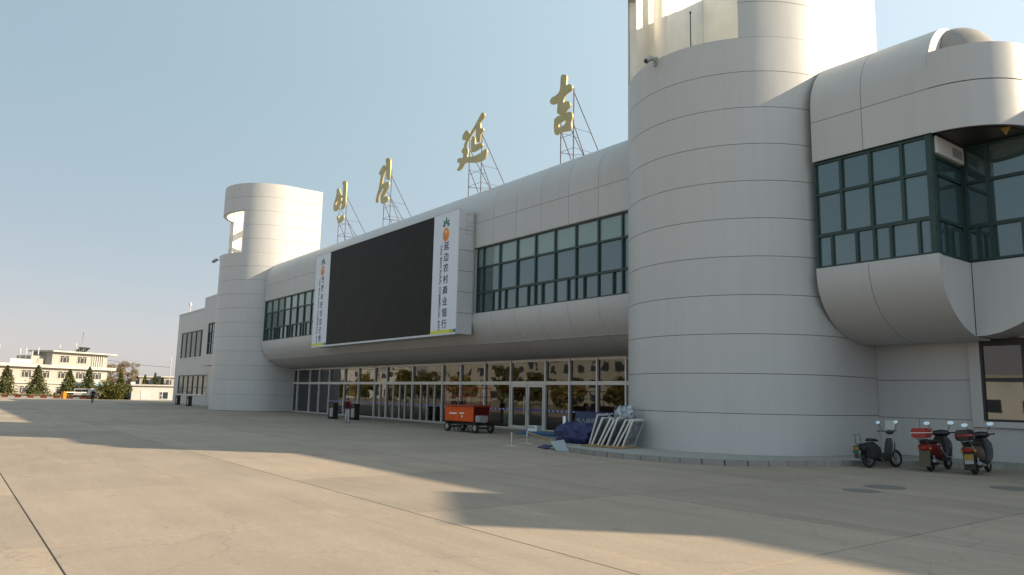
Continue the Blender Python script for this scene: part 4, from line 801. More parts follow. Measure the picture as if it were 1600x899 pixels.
def scooter(loc, rz, lab, body, panel, topbox, lean=0.07, seed=0):
    s = thing('motor_scooter', lab, 'scooter', loc, rz); s.rotation_euler = (lean, 0, rz)
    wheel(s, 0.0, 0.235, 0.055); wheel(s, 1.22, 0.235, 0.05)
    # rear body, narrowing tail
    MB().loft([sec(-0.32, 0.10, 0.64, 0.73), sec(-0.24, 0.17, 0.50, 0.77), sec(-0.02, 0.215, 0.40, 0.79), sec(0.22, 0.21, 0.33, 0.78), sec(0.40, 0.19, 0.29, 0.75), sec(0.50, 0.16, 0.27, 0.62)]).build('rear_body', body, s, smooth=50)
    MB().loft([sec(-0.24, 0.13, 0.74, 0.82), sec(-0.05, 0.19, 0.74, 0.86), sec(0.15, 0.195, 0.73, 0.845), sec(0.38, 0.17, 0.72, 0.81), sec(0.52, 0.08, 0.70, 0.77)]).build('seat', 'matt_black', s, smooth=50)
    MB().loft([sec(0.36, 0.16, 0.24, 0.33, p=4), sec(0.60, 0.17, 0.24, 0.32, p=4), sec(0.88, 0.16, 0.25, 0.34, p=4)]).build('footboard', 'matt_black', s, smooth=40)
    # leg shield: leaning board with rounded edges
    def shield(z, x, w_): return [(x + 0.085 * math.cos(2 * PI * i / 14), 1.18 * w_ * math.sin(2 * PI * i / 14), z) for i in range(14)]
    MB().loft([shield(0.26, 0.86, 0.15), shield(0.40, 0.92, 0.20), shield(0.60, 0.97, 0.22), shield(0.78, 0.98, 0.20), shield(0.92, 0.96, 0.13)]).build('leg_shield', 'black', s, smooth=50)
    MB().loft([sec(0.98, 0.07, 0.46, 0.82), sec(1.06, 0.10, 0.48, 0.82), sec(1.14, 0.06, 0.52, 0.74)]).build('front_cowl', panel, s, smooth=50)
    # front mudguard and fork
    mg = []
    for k in range(9):
        a = R_(20 + 140 * k / 8); cx, cz = 1.22 + 0.27 * math.cos(a), 0.235 + 0.27 * math.sin(a); dx, dz = math.cos(a) * 0.012, math.sin(a) * 0.012
        mg.append([(cx - dx, -0.075, cz - dz), (cx + dx, -0.06, cz + dz), (cx + 2 * dx, 0, cz + 2 * dz), (cx + dx, 0.06, cz + dz), (cx - dx, 0.075, cz - dz)])
    MB().loft(mg).build('front_mudguard', panel, s, smooth=50)
    for sy in (-0.085, 0.085): MB().cyl((1.22, sy, 0.235), (1.04, sy * 0.8, 0.80), 0.02, 8).build('fork_leg', 'grey_metal', s)
    # handlebar unit
    MB().ellipsoid((1.0, 0, 1.0), 0.15, 0.23, 0.10, 16, 9).build('handlebar_cowl', 'black', s, smooth=60)
    MB().ellipsoid((0.925, 0, 1.03), 0.05, 0.11, 0.04, 12, 7).build('instrument_panel', 'silver' if topbox == 'red' else 'black', s, smooth=60)
    for sy in (-1, 1):
        MB().tube([(0.98, sy * 0.15, 1.0), (0.93, sy * 0.36, 1.02)], 0.017, 8).build('grip', 'rubber', s); MB().tube([(1.0, sy * 0.17, 1.0), (0.99, sy * 0.34, 1.0)], 0.007, 5).build('brake_lever', 'grey_metal', s)
        mirror_(s, (0.97, sy * 0.17, 1.05), (0.93, sy * 0.30, 1.24), (-0.95, -0.1, 0.28))
    # drive side and stand
    MB().loft([sec(-0.10, 0.10, 0.16, 0.32), sec(0.15, 0.14, 0.15, 0.38), sec(0.42, 0.13, 0.16, 0.38), sec(0.5, 0.04, 0.2, 0.32)]).build('engine_case', 'matt_black', s, smooth=50)
    for sy in (-0.11, 0.11): MB().cyl((0.02, sy, 0.25), (-0.06, sy, 0.58), 0.026, 8).build('shock_absorber', 'silver', s)
    MB().tube([(0.35, 0.12, 0.24), (0.30, 0.24, 0.02)], 0.014, 6).build('side_stand', 'grey_metal', s)
    # tail: light, mudflap, plate
    MB().loft([sec(-0.33, 0.09, 0.60, 0.68), sec(-0.27, 0.125, 0.58, 0.70), sec(-0.20, 0.13, 0.57, 0.70)]).build('tail_light', 'tail', s, smooth=50)
    for sy in (-1, 1): MB().ellipsoid((-0.27, sy * 0.14, 0.62), 0.035, 0.04, 0.03, 10, 6).build('indicator', 'amber', s, smooth=60)
    MB().obox((-0.32, 0, 0.36), (0.01, 0, 0.0), (0, 0.135, 0), (0.045, 0, 0.22)).build('mudflap', 'mud' if topbox == 'red' else 'matt_black', s, bevel=0.008)
    if topbox == 'black': MB().obox((-0.335, 0, 0.46), (0.004, 0, 0), (0, 0.105, 0), (0.025, 0, 0.075)).build('number_plate', 'plate_yellow', s); MB().obox((-0.365, 0, 0.345), (0.004, 0, 0), (0, 0.1, 0), (0.01, 0, 0.055)).build('reflector_plate', 'grey_plastic', s)
    # rack
    rk = MB()
    for sy in (-0.1, 0.1): rk.tube([(0.0, sy, 0.80), (-0.25, sy, 0.86), (-0.48, sy, 0.88)], 0.012, 6); rk.tube([(-0.20, sy, 0.72), (-0.42, sy, 0.88)], 0.01, 6)
    rk.tube([(-0.48, -0.1, 0.88), (-0.48, 0.1, 0.88)], 0.012, 6); rk.build('luggage_rack', 'grey_metal', s)
    if topbox == 'red':
        b = MB().box(-0.54, -0.18, -0.20, 0.20, 0.90, 1.16).build('top_box', 'red', s, bevel=0.035)
        for z in (1.03,): MB().box(-0.546, -0.174, -0.207, 0.207, z, z + 0.016).build('white_band', 'paper', b)
        for sy in (-1, 1):
            rl = MB().tube([(0.40, sy * 0.16, 0.66), (0.52, sy * 0.19, 0.45), (0.70, sy * 0.19, 0.36), (0.98, sy * 0.20, 0.36), (1.05, sy * 0.18, 0.62)], 0.016, 8).build('crash_bar', 'silver', s, smooth=60)
            MB().loft([[(p[0] + 0.0, p[1] + sy * q[0], p[2] + q[1]) for q in ((0, -.03), (.015, -.02), (.015, .02), (0, .03))] for p in ((0.16, sy * 0.165, 0.72), (0.32, sy * 0.165, 0.58), (0.48, sy * 0.15, 0.46))]).build('side_trim', 'white_plastic', s)
        MB().torus((0.28, -0.175, 0.62), (0, 1, 0), 0.11, 0.012, 20, 6).build('badge_ring', 'silver', s, smooth=60)
    else:
        b = MB().loft([[(x, y * k, z) for x, y in ((-0.56, -0.12), (-0.58, 0), (-0.56, 0.12), (-0.46, 0.2), (-0.28, 0.21), (-0.14, 0.15), (-0.12, 0), (-0.14, -0.15), (-0.28, -0.21), (-0.46, -0.2))] for z, k in ((0.89, 0.8), (0.95, 0.98), (1.04, 1.0), (1.12, 0.92), (1.17, 0.7))]).build('top_box', 'black', s, smooth=40)
        MB().loft([[(x * 1.004 - 0.002, y * 1.03, z) for x, y in ((-0.46, -0.2), (-0.56, -0.12), (-0.585, 0), (-0.56, 0.12), (-0.46, 0.2), (-0.44, 0.2), (-0.545, 0.115), (-0.565, 0), (-0.545, -0.115), (-0.44, -0.2))] for z in (1.0, 1.045)]).build('reflector_band', 'tail', b)
        MB().loft([sec(-0.27, 0.13, 0.70, 0.74), sec(-0.05, 0.172, 0.60, 0.66), sec(0.2, 0.176, 0.52, 0.56), sec(0.4, 0.16, 0.46, 0.50)]).build('side_trim', 'silver', s, smooth=40)
    MB().tube([(0.45, -0.15, 0.22), (0.2, -0.16, 0.24), (-0.2, -0.17, 0.30)], [0.025, 0.04, 0.05], 10).build('exhaust', 'grey_metal', s, smooth=60)
    s.scale = (1.04, 1.04, 1.0); return s
scooter((-9.42, 21.55, 0), R_(94), 'scooter with red top box and red tail parked beside the black scooter', 'dark_red', 'red', 'red', lean=-0.06)
scooter((-8.40, 21.75, 0), R_(97), 'black scooter with rounded black top case and yellow number plate', 'bronze', 'black', 'black', lean=-0.10)
def ebike(loc, rz):
    s = thing('electric_bicycle', 'small dark electric bicycle with basket plate beside the tower', 'electric bike', loc, rz); s.rotation_euler = (-0.06, 0, rz)
    wheel(s, 0.0, 0.25, 0.05, spokes=14); wheel(s, 1.05, 0.25, 0.042, spokes=14); MB().lathe((0, 0.05, 0.25), (0, 1, 0), [(0.01, 0), (0.15, 0), (0.15, 0.012), (0.01, 0.012)], 18).build('hub_motor', 'matt_black', s)
    MB().loft([sec(-0.28, 0.08, 0.48, 0.66), sec(-0.05, 0.13, 0.36, 0.70), sec(0.2, 0.14, 0.24, 0.72), sec(0.40, 0.11, 0.22, 0.60)]).build('side_cover', 'matt_black', s, smooth=50)
    MB().loft([[(x + 0.02 * math.sin(9 * y + 3 * z), y, z) for y in (-.16, -.08, 0, .08, .16)] + [(x + 0.03 + 0.02 * math.sin(9 * y + 3 * z), y, z) for y in (.16, .08, 0, -.08, -.16)] for x, z in ((0.80, 0.45), (0.83, 0.65), (0.86, 0.86), (0.88, 0.93))]).build('wind_apron', 'grey_plastic', s, smooth=50)
    MB().box(-0.20, 0.12, -0.20, -0.10, 0.28, 0.56).build('pannier', 'matt_black', s, bevel=0.02)
    fr = MB(); fr.tube([(0.0, 0.06, 0.25), (0.28, 0.05, 0.30), (0.70, 0, 0.27), (0.86, 0, 0.55), (0.90, 0, 0.82)], 0.026, 8); fr.tube([(0.0, -0.06, 0.25), (0.28, -0.05, 0.30)], 0.018, 8); fr.tube([(0.30, 0, 0.28), (0.20, 0, 0.72)], 0.022, 8); fr.tube([(0.0, 0.07, 0.25), (0.20, 0.03, 0.60)], 0.012, 6); fr.tube([(0.0, -0.07, 0.25), (0.20, -0.03, 0.60)], 0.012, 6); fr.build('frame', 'black', s, smooth=60)
    for sy in (-0.055, 0.055): MB().cyl((1.05, sy, 0.25), (0.92, sy, 0.70), 0.015, 8).build('fork_leg', 'grey_metal', s)
    MB().loft([sec(0.0, 0.06, 0.72, 0.80), sec(0.10, 0.12, 0.73, 0.82), sec(0.24, 0.11, 0.73, 0.81), sec(0.38, 0.05, 0.72, 0.78)]).build('saddle', 'matt_black', s, smooth=50)
    MB().loft([[(0.86 + 0.09 * math.cos(2 * PI * i / 12) + dx, 1.25 * w_ * math.sin(2 * PI * i / 12), z) for i in range(12)] for z, w_, dx in ((0.30, 0.10, -0.06), (0.5, 0.14, 0.0), (0.68, 0.13, 0.03), (0.82, 0.07, 0.04))]).build('leg_shield', 'black', s, smooth=50)
    MB().loft([sec(0.34, 0.12, 0.18, 0.44, p=4), sec(0.5, 0.13, 0.16, 0.42, p=4), sec(0.78, 0.12, 0.18, 0.40, p=4)]).build('battery_case', 'matt_black', s, smooth=40)
    MB().ellipsoid((0.92, 0, 0.98), 0.09, 0.12, 0.06, 14, 8).build('headlamp_cowl', 'black', s, smooth=60)
    MB().tube([(0.90, 0, 0.82), (0.91, 0, 0.95)], 0.022, 8).build('stem', 'grey_metal', s)
    for sy in (-1, 1): MB().tube([(0.92, sy * 0.05, 0.98), (0.88, sy * 0.2, 1.02), (0.80, sy * 0.33, 1.02)], 0.014, 8).build('handlebar', 'matt_black', s); mirror_(s, (0.88, sy * 0.2, 1.03), (0.86, sy * 0.30, 1.22), (-0.95, -0.1, 0.3), 0.07, 0.05)
    rk = MB()
    for sy in (-0.09, 0.09): rk.tube([(0.15, sy, 0.66), (-0.35, sy, 0.66)], 0.01, 6); rk.tube([(0.0, sy, 0.27), (-0.2, sy, 0.66)], 0.008, 6)
    rk.tube([(-0.35, -0.09, 0.66), (-0.35, 0.09, 0.66)], 0.01, 6); rk.tube([(-0.33, -0.09, 0.66), (-0.36, -0.09, 0.92), (-0.36, 0.09, 0.92), (-0.33, 0.09, 0.66)], 0.009, 6); rk.build('luggage_rack', 'matt_black', s)
    MB().box(-0.34, -0.22, 0.10, 0.20, 0.26, 0.62).build('pannier', 'mud', s, bevel=0.02); MB().box(-0.356, -0.343, 0.0, 0.20, 0.50, 0.58).build('number_plate', 'plate_yellow', s); MB().box(-0.356, -0.343, 0.0, 0.20, 0.40, 0.49).build('sticker_plate', 'plate_green', s)
    mgd = MB().loft([[(0.29 * math.cos(R_(a)), y, 0.25 + 0.29 * math.sin(R_(a)) + (0.01 if y == 0 else 0)) for y in (-0.045, 0, 0.045)] + [(0.28 * math.cos(R_(a)), y, 0.25 + 0.28 * math.sin(R_(a))) for y in (0.045, -0.045)] for a in range(50, 190, 15)]); mgd.build('rear_mudguard', 'black', s, smooth=50)
    MB().tube([(0.02, 0.08, 0.24), (-0.08, 0.16, 0.01)], 0.012, 6).build('stand', 'red', s); MB().tube([(0.32, -0.05, 0.28), (0.32, -0.14, 0.28), (0.42, -0.14, 0.18)], 0.01, 6).build('pedal_crank', 'grey_metal', s)
ebike((-10.78, 20.9, 0), R_(76))

# ================================================================== people
def person(name, lab, loc, rz, H, joints, mats_fn, slots):
    import bmesh
    k = H / 1.7
    me = bpy.data.meshes.new(name); idx = {j: i for i, j in enumerate(joints)}
    vs = [Vector(joints[j][0]) * k for j in joints]; es = [(idx[j], idx[joints[j][2]]) for j in joints if joints[j][2]]
    me.from_pydata(vs, es, []); me.update(); o = bpy.data.objects.new('tmp', me); COL.objects.link(o)
    md = o.modifiers.new('skin', 'SKIN'); md.use_smooth_shade = True
    for j in joints:
        r = joints[j][1]; r = r if isinstance(r, tuple) else (r, r); sv_ = me.skin_vertices[0].data[idx[j]]; sv_.radius = (r[0] * k, r[1] * k); sv_.use_root = (j == 'pelvis')
    sb = o.modifiers.new('sub', 'SUBSURF'); sb.levels = 2; sb.render_levels = 2
    dg = bpy.context.evaluated_depsgraph_get(); m2 = bpy.data.meshes.new_from_object(o.evaluated_get(dg)); bpy.data.objects.remove(o)
    m2.materials.clear(); [m2.materials.append(MATS[q]) for q in slots]
    for p in m2.polygons: p.material_index = mats_fn(p.center / k); p.use_smooth = True
    b = bpy.data.objects.new(name, m2); COL.objects.link(b); b.location = loc; b.rotation_euler = (0, 0, rz); tag(b, lab, 'person'); return b, k
def body(arm, leg):
    J = {'pelvis': ((0, 0, .93), (.15, .11), None), 'waist': ((0, 0, 1.05), (.14, .10), 'pelvis'), 'chest': ((0, 0, 1.25), (.17, .12), 'waist'), 'neckb': ((0, 0, 1.42), (.075, .07), 'chest'), 'neck': ((0, .01, 1.48), (.055, .055), 'neckb'), 'head': ((0, .02, 1.58), (.085, .10), 'neck'), 'crown': ((0, .01, 1.67), (.065, .075), 'head'), 'nose': ((0, .115, 1.575), (.015, .015), 'head')}
    for s, n in ((-1, 'l'), (1, 'r')):
        sh, el, wr, ha = [Vector((s * p[0], p[1], p[2])) for p in arm[n]]
        J['sh' + n] = (tuple(sh), .072, 'chest'); J['el' + n] = (tuple(el), .05, 'sh' + n); J['wr' + n] = (tuple(wr), .034, 'el' + n); J['ha' + n] = (tuple(ha), (.04, .022), 'wr' + n)
        d = (ha - wr).normalized(); side = Vector((0, 1, 0)) if abs(d.y) < 0.7 else Vector((0, 0, 1))
        for q, (off, ln) in enumerate(((-.03, .065), (-.01, .08), (.01, .078), (.03, .06))): J['f%d' % q + n] = (tuple(ha + d * ln + side * off), .0095, 'ha' + n)
        J['th' + n] = (tuple(wr + d * .06 + side * .055), .011, 'wr' + n)
        hp, kn, an_, to = leg[n]
        J['hp' + n] = ((s * hp[0], hp[1], hp[2]), .095, 'pelvis'); J['kn' + n] = ((s * kn[0], kn[1], kn[2]), .065, 'hp' + n); J['an' + n] = ((s * an_[0], an_[1], an_[2]), .042, 'kn' + n); J['to' + n] = ((s * to[0], to[1], to[2]), (.045, .03), 'an' + n)
    return J
armA = {'l': ((.19, 0, 1.38), (.27, .02, 1.10), (.20, .16, 1.0), (.14, .22, 1.03)), 'r': ((.19, 0, 1.38), (.27, .02, 1.10), (.20, .16, 1.0), (.14, .22, 1.03))}
legA = {'l': ((.09, 0, .86), (.11, .01, .48), (.12, 0, .08), (.13, .14, .035)), 'r': ((.09, 0, .86), (.11, .02, .48), (.12, .02, .08), (.13, .16, .035))}
def fnA(c):
    if c.z > 1.50: return 3 if (c.y < 0.045 or c.z > 1.63) else 2
    if c.z > 1.46: return 2
    if c.z > 0.90 and c.z < 1.08 and c.y > 0.17: return 2
    if c.z > 0.92: return 0
    return 1 if c.z > 0.07 else 4
p1, k1 = person('person', 'person in maroon jacket and pale trousers with black backpack by the doors', (-40.6, 18.95, 0), R_(20), 1.50, body(armA, legA), fnA, ['cloth_maroon', 'cloth_white', 'skin', 'hair', 'cloth_black'])
bpk = MB().loft([[(x * k1, y * k1, z * k1) for x, y in ((-.15, -.12), (-.13, -.24), (0, -.27), (.13, -.24), (.15, -.12), (0, -.10))] for z in (0.95, 0.99, 1.2, 1.33, 1.37)]).build('backpack', 'cloth_black', p1, smooth=60)
for s in (-1, 1): MB().tube([(s * .10 * k1, -.13 * k1, 1.33 * k1), (s * .115 * k1, 0.0, 1.445 * k1), (s * .12 * k1, .13 * k1, 1.28 * k1), (s * .14 * k1, .02, 1.02 * k1)], .02, 6).build('strap', 'cloth_black', bpk)
armB = {'l': ((.18, 0, 1.38), (.22, -.10, 1.10), (.22, -.06, .88), (.22, -.03, .80)), 'r': ((.18, 0, 1.38), (.22, .08, 1.10), (.21, .22, .92), (.20, .28, .86))}
legB = {'l': ((.09, 0, .86), (.09, .14, .48), (.09, .30, .09), (.10, .43, .05)), 'r': ((.09, 0, .86), (.09, -.02, .48), (.09, -.30, .10), (.10, -.19, .035))}
def fnB(c):
    if c.z > 1.50: return 3 if (c.y < 0.045 or c.z > 1.63) else 2
    if c.z > 1.46: return 2
    if c.z < 0.87 and c.z > 0.70 and abs(c.x) > 0.16: return 2
    return 0 if c.z > 0.07 else 4
person('person', 'person in black walking across the far plaza', (-92.4, 13.15, 0), R_(75), 1.52, body(armB, legB), fnB, ['cloth_black', 'cloth_black', 'skin', 'hair', 'matt_black'])

# ================================================================== far side of the plaza
# office block ---------------------------------------------------------------
Pf = Vector((-187.8, 29.0, 0)); Uf = Vector((math.cos(R_(124)), math.sin(R_(124)), 0)); Nf = Vector((Uf.y, -Uf.x, 0)); FS = 1.267
def fz(z): return 1.8 + (z - 1.8) * FS
OF = thing('office_building', 'cream three-storey office with projecting slab roofs and blue porch canopy', 'building', tuple(Pf), world=True)
def fbox(name, m, parent, u0, u1, d0, d1, z0, z1):   # u in picture-derived metres, d outwards
    return MB().add([Pf + Uf * (u * FS) + Nf * d + Vector((0, 0, z)) for u in (u0, u1) for d in (d0, d1) for z in (z0, z1)], [(0, 1, 3, 2), (4, 6, 7, 5), (0, 4, 5, 1), (2, 3, 7, 6), (0, 2, 6, 4), (1, 5, 7, 3)]).build(name, m, parent)
fbox('wall', 'cream', OF, -32, 0.1, -10, 0, 0, fz(4.64)); fbox('wall', 'cream', OF, -10.9, -0.1, -5.5, -0.02, fz(5.1), fz(7.28))
fbox('roof_slab', 'cream_slab', OF, -33, 1.3, -11, 0.9, fz(4.64), fz(5.12)); rs = fbox('roof_slab', 'cream_slab', OF, -11.5, 1.25, -6, 1.0, fz(7.28), fz(7.46)); fbox('roof_edge', 'band_grey', rs, -11.48, 1.2, -5.9, 0.95, fz(7.46), fz(7.52))
fbox('floor_band', 'cream_slab', OF, -32, 0.12, 0.0, 0.35, fz(2.1), fz(2.28)); fbox('canopy', 'canopy_blue', OF, -6.4, 1.15, 0.36, 2.6, fz(1.95), fz(2.42))
def fwin(u0, u1, z0, z1, d=0.0):
    f = fbox('window', 'upvc', OF, u0, u1, d + 0.0, d + 0.10, fz(z0), fz(z1)); w_ = u1 - u0; zt = z1 - (z1 - z0) * 0.24
    for a, b in ((0.04, 0.28), (0.32, 0.69), (0.73, 0.96)): fbox('pane', 'dark_void', f, u0 + w_ * a, u0 + w_ * b, d + 0.101, d + 0.112, fz(z0 + 0.05), fz(zt))
    for a, b in ((0.03, 0.47), (0.53, 0.97)): fbox('pane', 'dark_void', f, u0 + w_ * a, u0 + w_ * b, d + 0.101, d + 0.112, fz(zt + 0.03), fz(z1 - 0.02))
for u0, u1 in ((-22.2, -20.5), (-19.1, -17.4), (-16.0, -14.3), (-12.9, -11.1), (-9.67, -7.77), (-6.3, -4.41), (-2.93, -1.08)): fwin(u0, u1, 3.0, 4.15)
for u0, u1 in ((-9.52, -7.77), (-6.25, -4.37)): fwin(u0, u1, 5.6, 6.75, -0.02)
for u0, u1 in ((-19.1, -17.4), (-16.09, -14.48), (-12.9, -11.3), (-9.69, -8.3), (-5.93, -4.9)): fwin(u0, u1, 0.5, 1.65)
for k in range(6): fbox('louvre_fin', 'band_grey', OF, -3.36 + k * 0.44, -3.25 + k * 0.44, -0.02, 0.2, fz(5.17), fz(7.1))
fbox('drainpipe', 'band_grey', OF, -7.0, -6.92, 0.0, 0.12, fz(2.3), fz(4.64))
fbox('rooftop_hut', 'cream', OF, -13.4, -11.0, -6, -2, fz(5.12), fz(6.55)); fbox('parapet_screen', 'shed_white', OF, -17.4, -13.6, -1.2, -1.1, fz(5.12), fz(5.9))
# aerials and solar heaters on the roof
def roof_aerial(u, z0, h_, lab, tri=False):
    p = Pf + Uf * (u * FS) - Nf * 2 + Vector((0, 0, fz(z0))); a = thing('roof_aerial', lab, 'aerial', tuple(p), group='aerials on the office roof')
    MB().cyl((0, 0, 0), (0, 0, h_), 0.05, 6).build('mast', 'grey_metal', a); MB().box(-0.12, 0.12, -0.1, 0.1, h_ * 0.62, h_ + 0.1).build('antenna_panel', 'upvc', a, bevel=0.03)
    for q in range(3): MB().cyl((0, 0, h_ * 0.4), (0.5 * math.cos(q * 2.1), 0.5 * math.sin(q * 2.1), 0), 0.03, 5).build('leg', 'grey_metal', a)
for i, (u, h_) in enumerate(((-18.8, 3.6), (-15.3, 3.0), (-14.3, 3.1), (-13.2, 2.7), (-12.2, 3.4))): roof_aerial(u, 5.12, h_, 'white panel aerial on a tripod mast on the low office roof')
for u, h_ in ((-8.4, 1.3), (-5.3, 1.9)): roof_aerial(u, 7.5, h_, 'short white aerial on the high office roof')
mp_ = Pf + Uf * (-3.4 * FS) - Nf * 3 + Vector((0, 0, fz(7.5))); mt = thing('lattice_mast', 'tall thin lattice mast on the office roof', 'mast', tuple(mp_))
for q in range(3): MB().cyl((0.35 * math.cos(q * 2.1), 0.35 * math.sin(q * 2.1), 0), (0.08 * math.cos(q * 2.1), 0.08 * math.sin(q * 2.1), 4.6), 0.04, 5).build('leg', 'grey_metal', mt)
for k in range(5): MB().torus((0, 0, 0.5 + 0.9 * k), (0, 0, 1), 0.32 - 0.055 * k, 0.025, 6, 4).build('brace', 'grey_metal', mt)
MB().cyl((0, 0, 4.5), (0, 0, 6.4), 0.035, 5).build('spike', 'grey_metal', mt)
for u, lab in ((-5.0, 'dark solar water heater on the office roof, farther from the mast'), (-3.9, 'dark solar water heater at the foot of the lattice mast')):
    q_ = Pf + Uf * (u * FS) - Nf * 1.5 + Vector((0, 0, fz(7.52))); sh_ = thing('solar_heater', lab, 'solar heater', tuple(q_), R_(34), 'solar heaters on the office roof')
    MB().obox((0.1, 0, 0.5), (0.6, 0, 0.42), (0, 0.55, 0), (-0.03, 0, 0.04)).build('collector', 'frame_black', sh_); MB().cyl((0.7, -0.6, 1.0), (0.7, 0.6, 1.0), 0.16, 10).build('tank', 'frame_black', sh_)
    for y in (-0.5, 0.5): MB().cyl((0.7, y, 0), (0.7, y, 0.95), 0.03, 5).build('leg', 'grey_metal', sh_)
# white shed
Ps = Vector((-119.5, 21.9, 0)); Us = Vector((0.03, 1, 0)).normalized(); Ns = Vector((Us.y, -Us.x, 0))
SH = thing('white_shed', 'low white shed with flat roof between the office and the terminal', 'shed', tuple(Ps), world=True)
def sbox(name, m, parent, u0, u1, d0, d1, z0, z1):
    return MB().add([Ps + Us * u + Ns * d + Vector((0, 0, z)) for u in (u0, u1) for d in (d0, d1) for z in (z0, z1)], [(0, 1, 3, 2), (4, 6, 7, 5), (0, 4, 5, 1), (2, 3, 7, 6), (0, 2, 6, 4), (1, 5, 7, 3)]).build(name, m, parent)
sbox('wall', 'shed_white', SH, 0, 12, -11, 0, 0, 2.05); sbox('roof_slab', 'cream_slab', SH, -0.2, 12.2, -11.2, 0.3, 2.05, 2.25)
sbox('door', 'upvc', SH, 1.25, 2.45, 0.0, 0.05, 0.05, 1.32); f = sbox('window', 'upvc', SH, 3.78, 4.95, 0.0, 0.06, 0.15, 1.24)
for a, b, c, d in ((3.84, 4.08, 0.22, 0.62), (3.84, 4.08, 0.72, 1.18), (4.2, 4.9, 0.22, 1.18)): sbox('pane', 'glass_office', f, a, b, 0.061, 0.075, c, d)
sbox('roof_tank', 'upvc', SH, 0.3, 0.9, -4, -3.2, 2.25, 2.6)
# low house roofs behind the shed
for x, y, wx, lab in ((-214, 45, 9, 'pale flat-roofed house far behind the shed, next to the bare trees'), (-205, 51, 14, 'pale long house far behind the shed, next to the terminal wing')):
    hh = thing('far_house', lab, 'house', (x, y, 0), R_(-5)); MB().box(-4, 4, -wx / 2, wx / 2, 0, 4.4).build('wall', 'cream', hh); MB().box(-4.4, 4.4, -wx / 2 - .4, wx / 2 + .4, 4.4, 4.75).build('roof_slab', 'cream_slab', hh)
    for k in range(int(wx / 2.6)): MB().box(4.0, 4.06, -wx / 2 + 0.9 + k * 2.6, -wx / 2 + 2.1 + k * 2.6, 2.6, 3.8).build('window', 'glass_office', hh)

# vegetation -----------------------------------------------------------------
def leaves(name, m, parent, pts, size, jit=0.5):
    pts = np.asarray(pts); n = len(pts); d1 = rng.normal(size=(n, 3)); d1 /= np.linalg.norm(d1, axis=1)[:, None]; d2 = np.cross(d1, rng.normal(size=(n, 3))); d2 /= np.linalg.norm(d2, axis=1)[:, None]
    s = size * rng.uniform(1 - jit, 1 + jit, n)[:, None]; a = pts + d1 * s; b = pts + d2 * s * 0.55; c = pts - d1 * s; d = pts - d2 * s * 0.55
    v = np.stack([a, b, c, d], 1).reshape(-1, 3); me = bpy.data.meshes.new(name)
    me.vertices.add(4 * n); me.vertices.foreach_set('co', v.ravel()); me.loops.add(4 * n); me.loops.foreach_set('vertex_index', np.arange(4 * n)); me.polygons.add(n); me.polygons.foreach_set('loop_start', np.arange(0, 4 * n, 4)); me.update(calc_edges=True); me.validate()
    me.materials.append(MATS[m]); o = bpy.data.objects.new(name, me); COL.objects.link(o); o.parent = parent; return o
def limbs(mb, h_, r, n, spread, up=0.5, base=0.3):
    mb.tube([(0, 0, 0), (r * .3, 0, h_ * .3), (-r * .2, r * .2, h_ * .65), (0, 0, h_ * .93)], [r, r * .8, r * .5, r * .12], 8)
    for k in range(n):
        z = h_ * (base + (0.9 - base) * k / n); a = k * 2.4; l_ = spread * (1 - 0.5 * k / n); mb.tube([(0, 0, z), (l_ * .5 * math.cos(a), l_ * .5 * math.sin(a), z + l_ * up * .4), (l_ * math.cos(a), l_ * math.sin(a), z + l_ * up)], [r * .35, r * .22, r * .06], 5)
def conifer(loc, h_, rad, lab, m='needle', n=2600, size=0.14, grp='conifers before the office'):
    t = thing('conifer_tree', lab, 'tree', loc, random.uniform(0, 6), grp); mb = MB(); limbs(mb, h_, 0.13, 10, rad * 0.8, -0.1, 0.12); mb.build('trunk', 'bark', t)
    pts = []; tiers = 11
    while len(pts) < n:
        u = random.random() ** 1.5; z = 0.05 + 0.95 * u; tier = (z * tiers) % 1.0; rr_ = rad * (1 - z) ** 0.85 * (0.72 + 0.4 * (1 - tier)) + 0.05; a = random.uniform(0, 2 * PI); rr_ *= (0.80 + 0.22 * math.sin(a * 5 + z * 23) + 0.2 * math.sin(a * 3 + loc[1] + z * 7)) * math.sqrt(random.uniform(0.15, 1)); pts.append((rr_ * math.cos(a), rr_ * math.sin(a), z * h_ - 0.25 * rr_))
    pts = [p if p[2] > 0.1 else (p[0], p[1], 0.1) for p in pts]
    leaves('crown', m, t, pts, size)
def broad(loc, h_, rad, lab, m, n=2600, size=0.2, grp=None, nblob=14, zlo=0.35, cat='tree', name='broadleaf_tree'):
    t = thing(name, lab, cat, loc, random.uniform(0, 6), grp); mb = MB(); limbs(mb, h_, 0.16 * h_ / 7, 12, rad * 0.9, 0.8, 0.25); mb.build('trunk', 'bark', t); pts = []
    bl_ = [(rad * 0.62 * math.cos(a_) * q_, rad * 0.62 * math.sin(a_) * q_, h_ * z_, rad * s_) for a_, q_, z_, s_ in [(random.uniform(0, 6.28), math.sqrt(random.random()), random.uniform(zlo, 0.86), random.uniform(0.28, 0.5)) for _ in range(nblob)]]
    per = n // nblob
    for bx_, by_, bz_, br_ in bl_:
        d = rng.normal(size=(per, 3)); d /= np.linalg.norm(d, axis=1)[:, None]; r3 = br_ * rng.uniform(0.2, 1, per) ** 0.45; p = d * r3[:, None] * np.array([1, 1, 0.85]) + np.array([bx_, by_, bz_]); pts.append(p)
    leaves('crown', m, t, np.concatenate(pts), size)
def fpt(u, d): p = Pf + Uf * (u * FS) + Nf * d; return (p.x, p.y, 0)
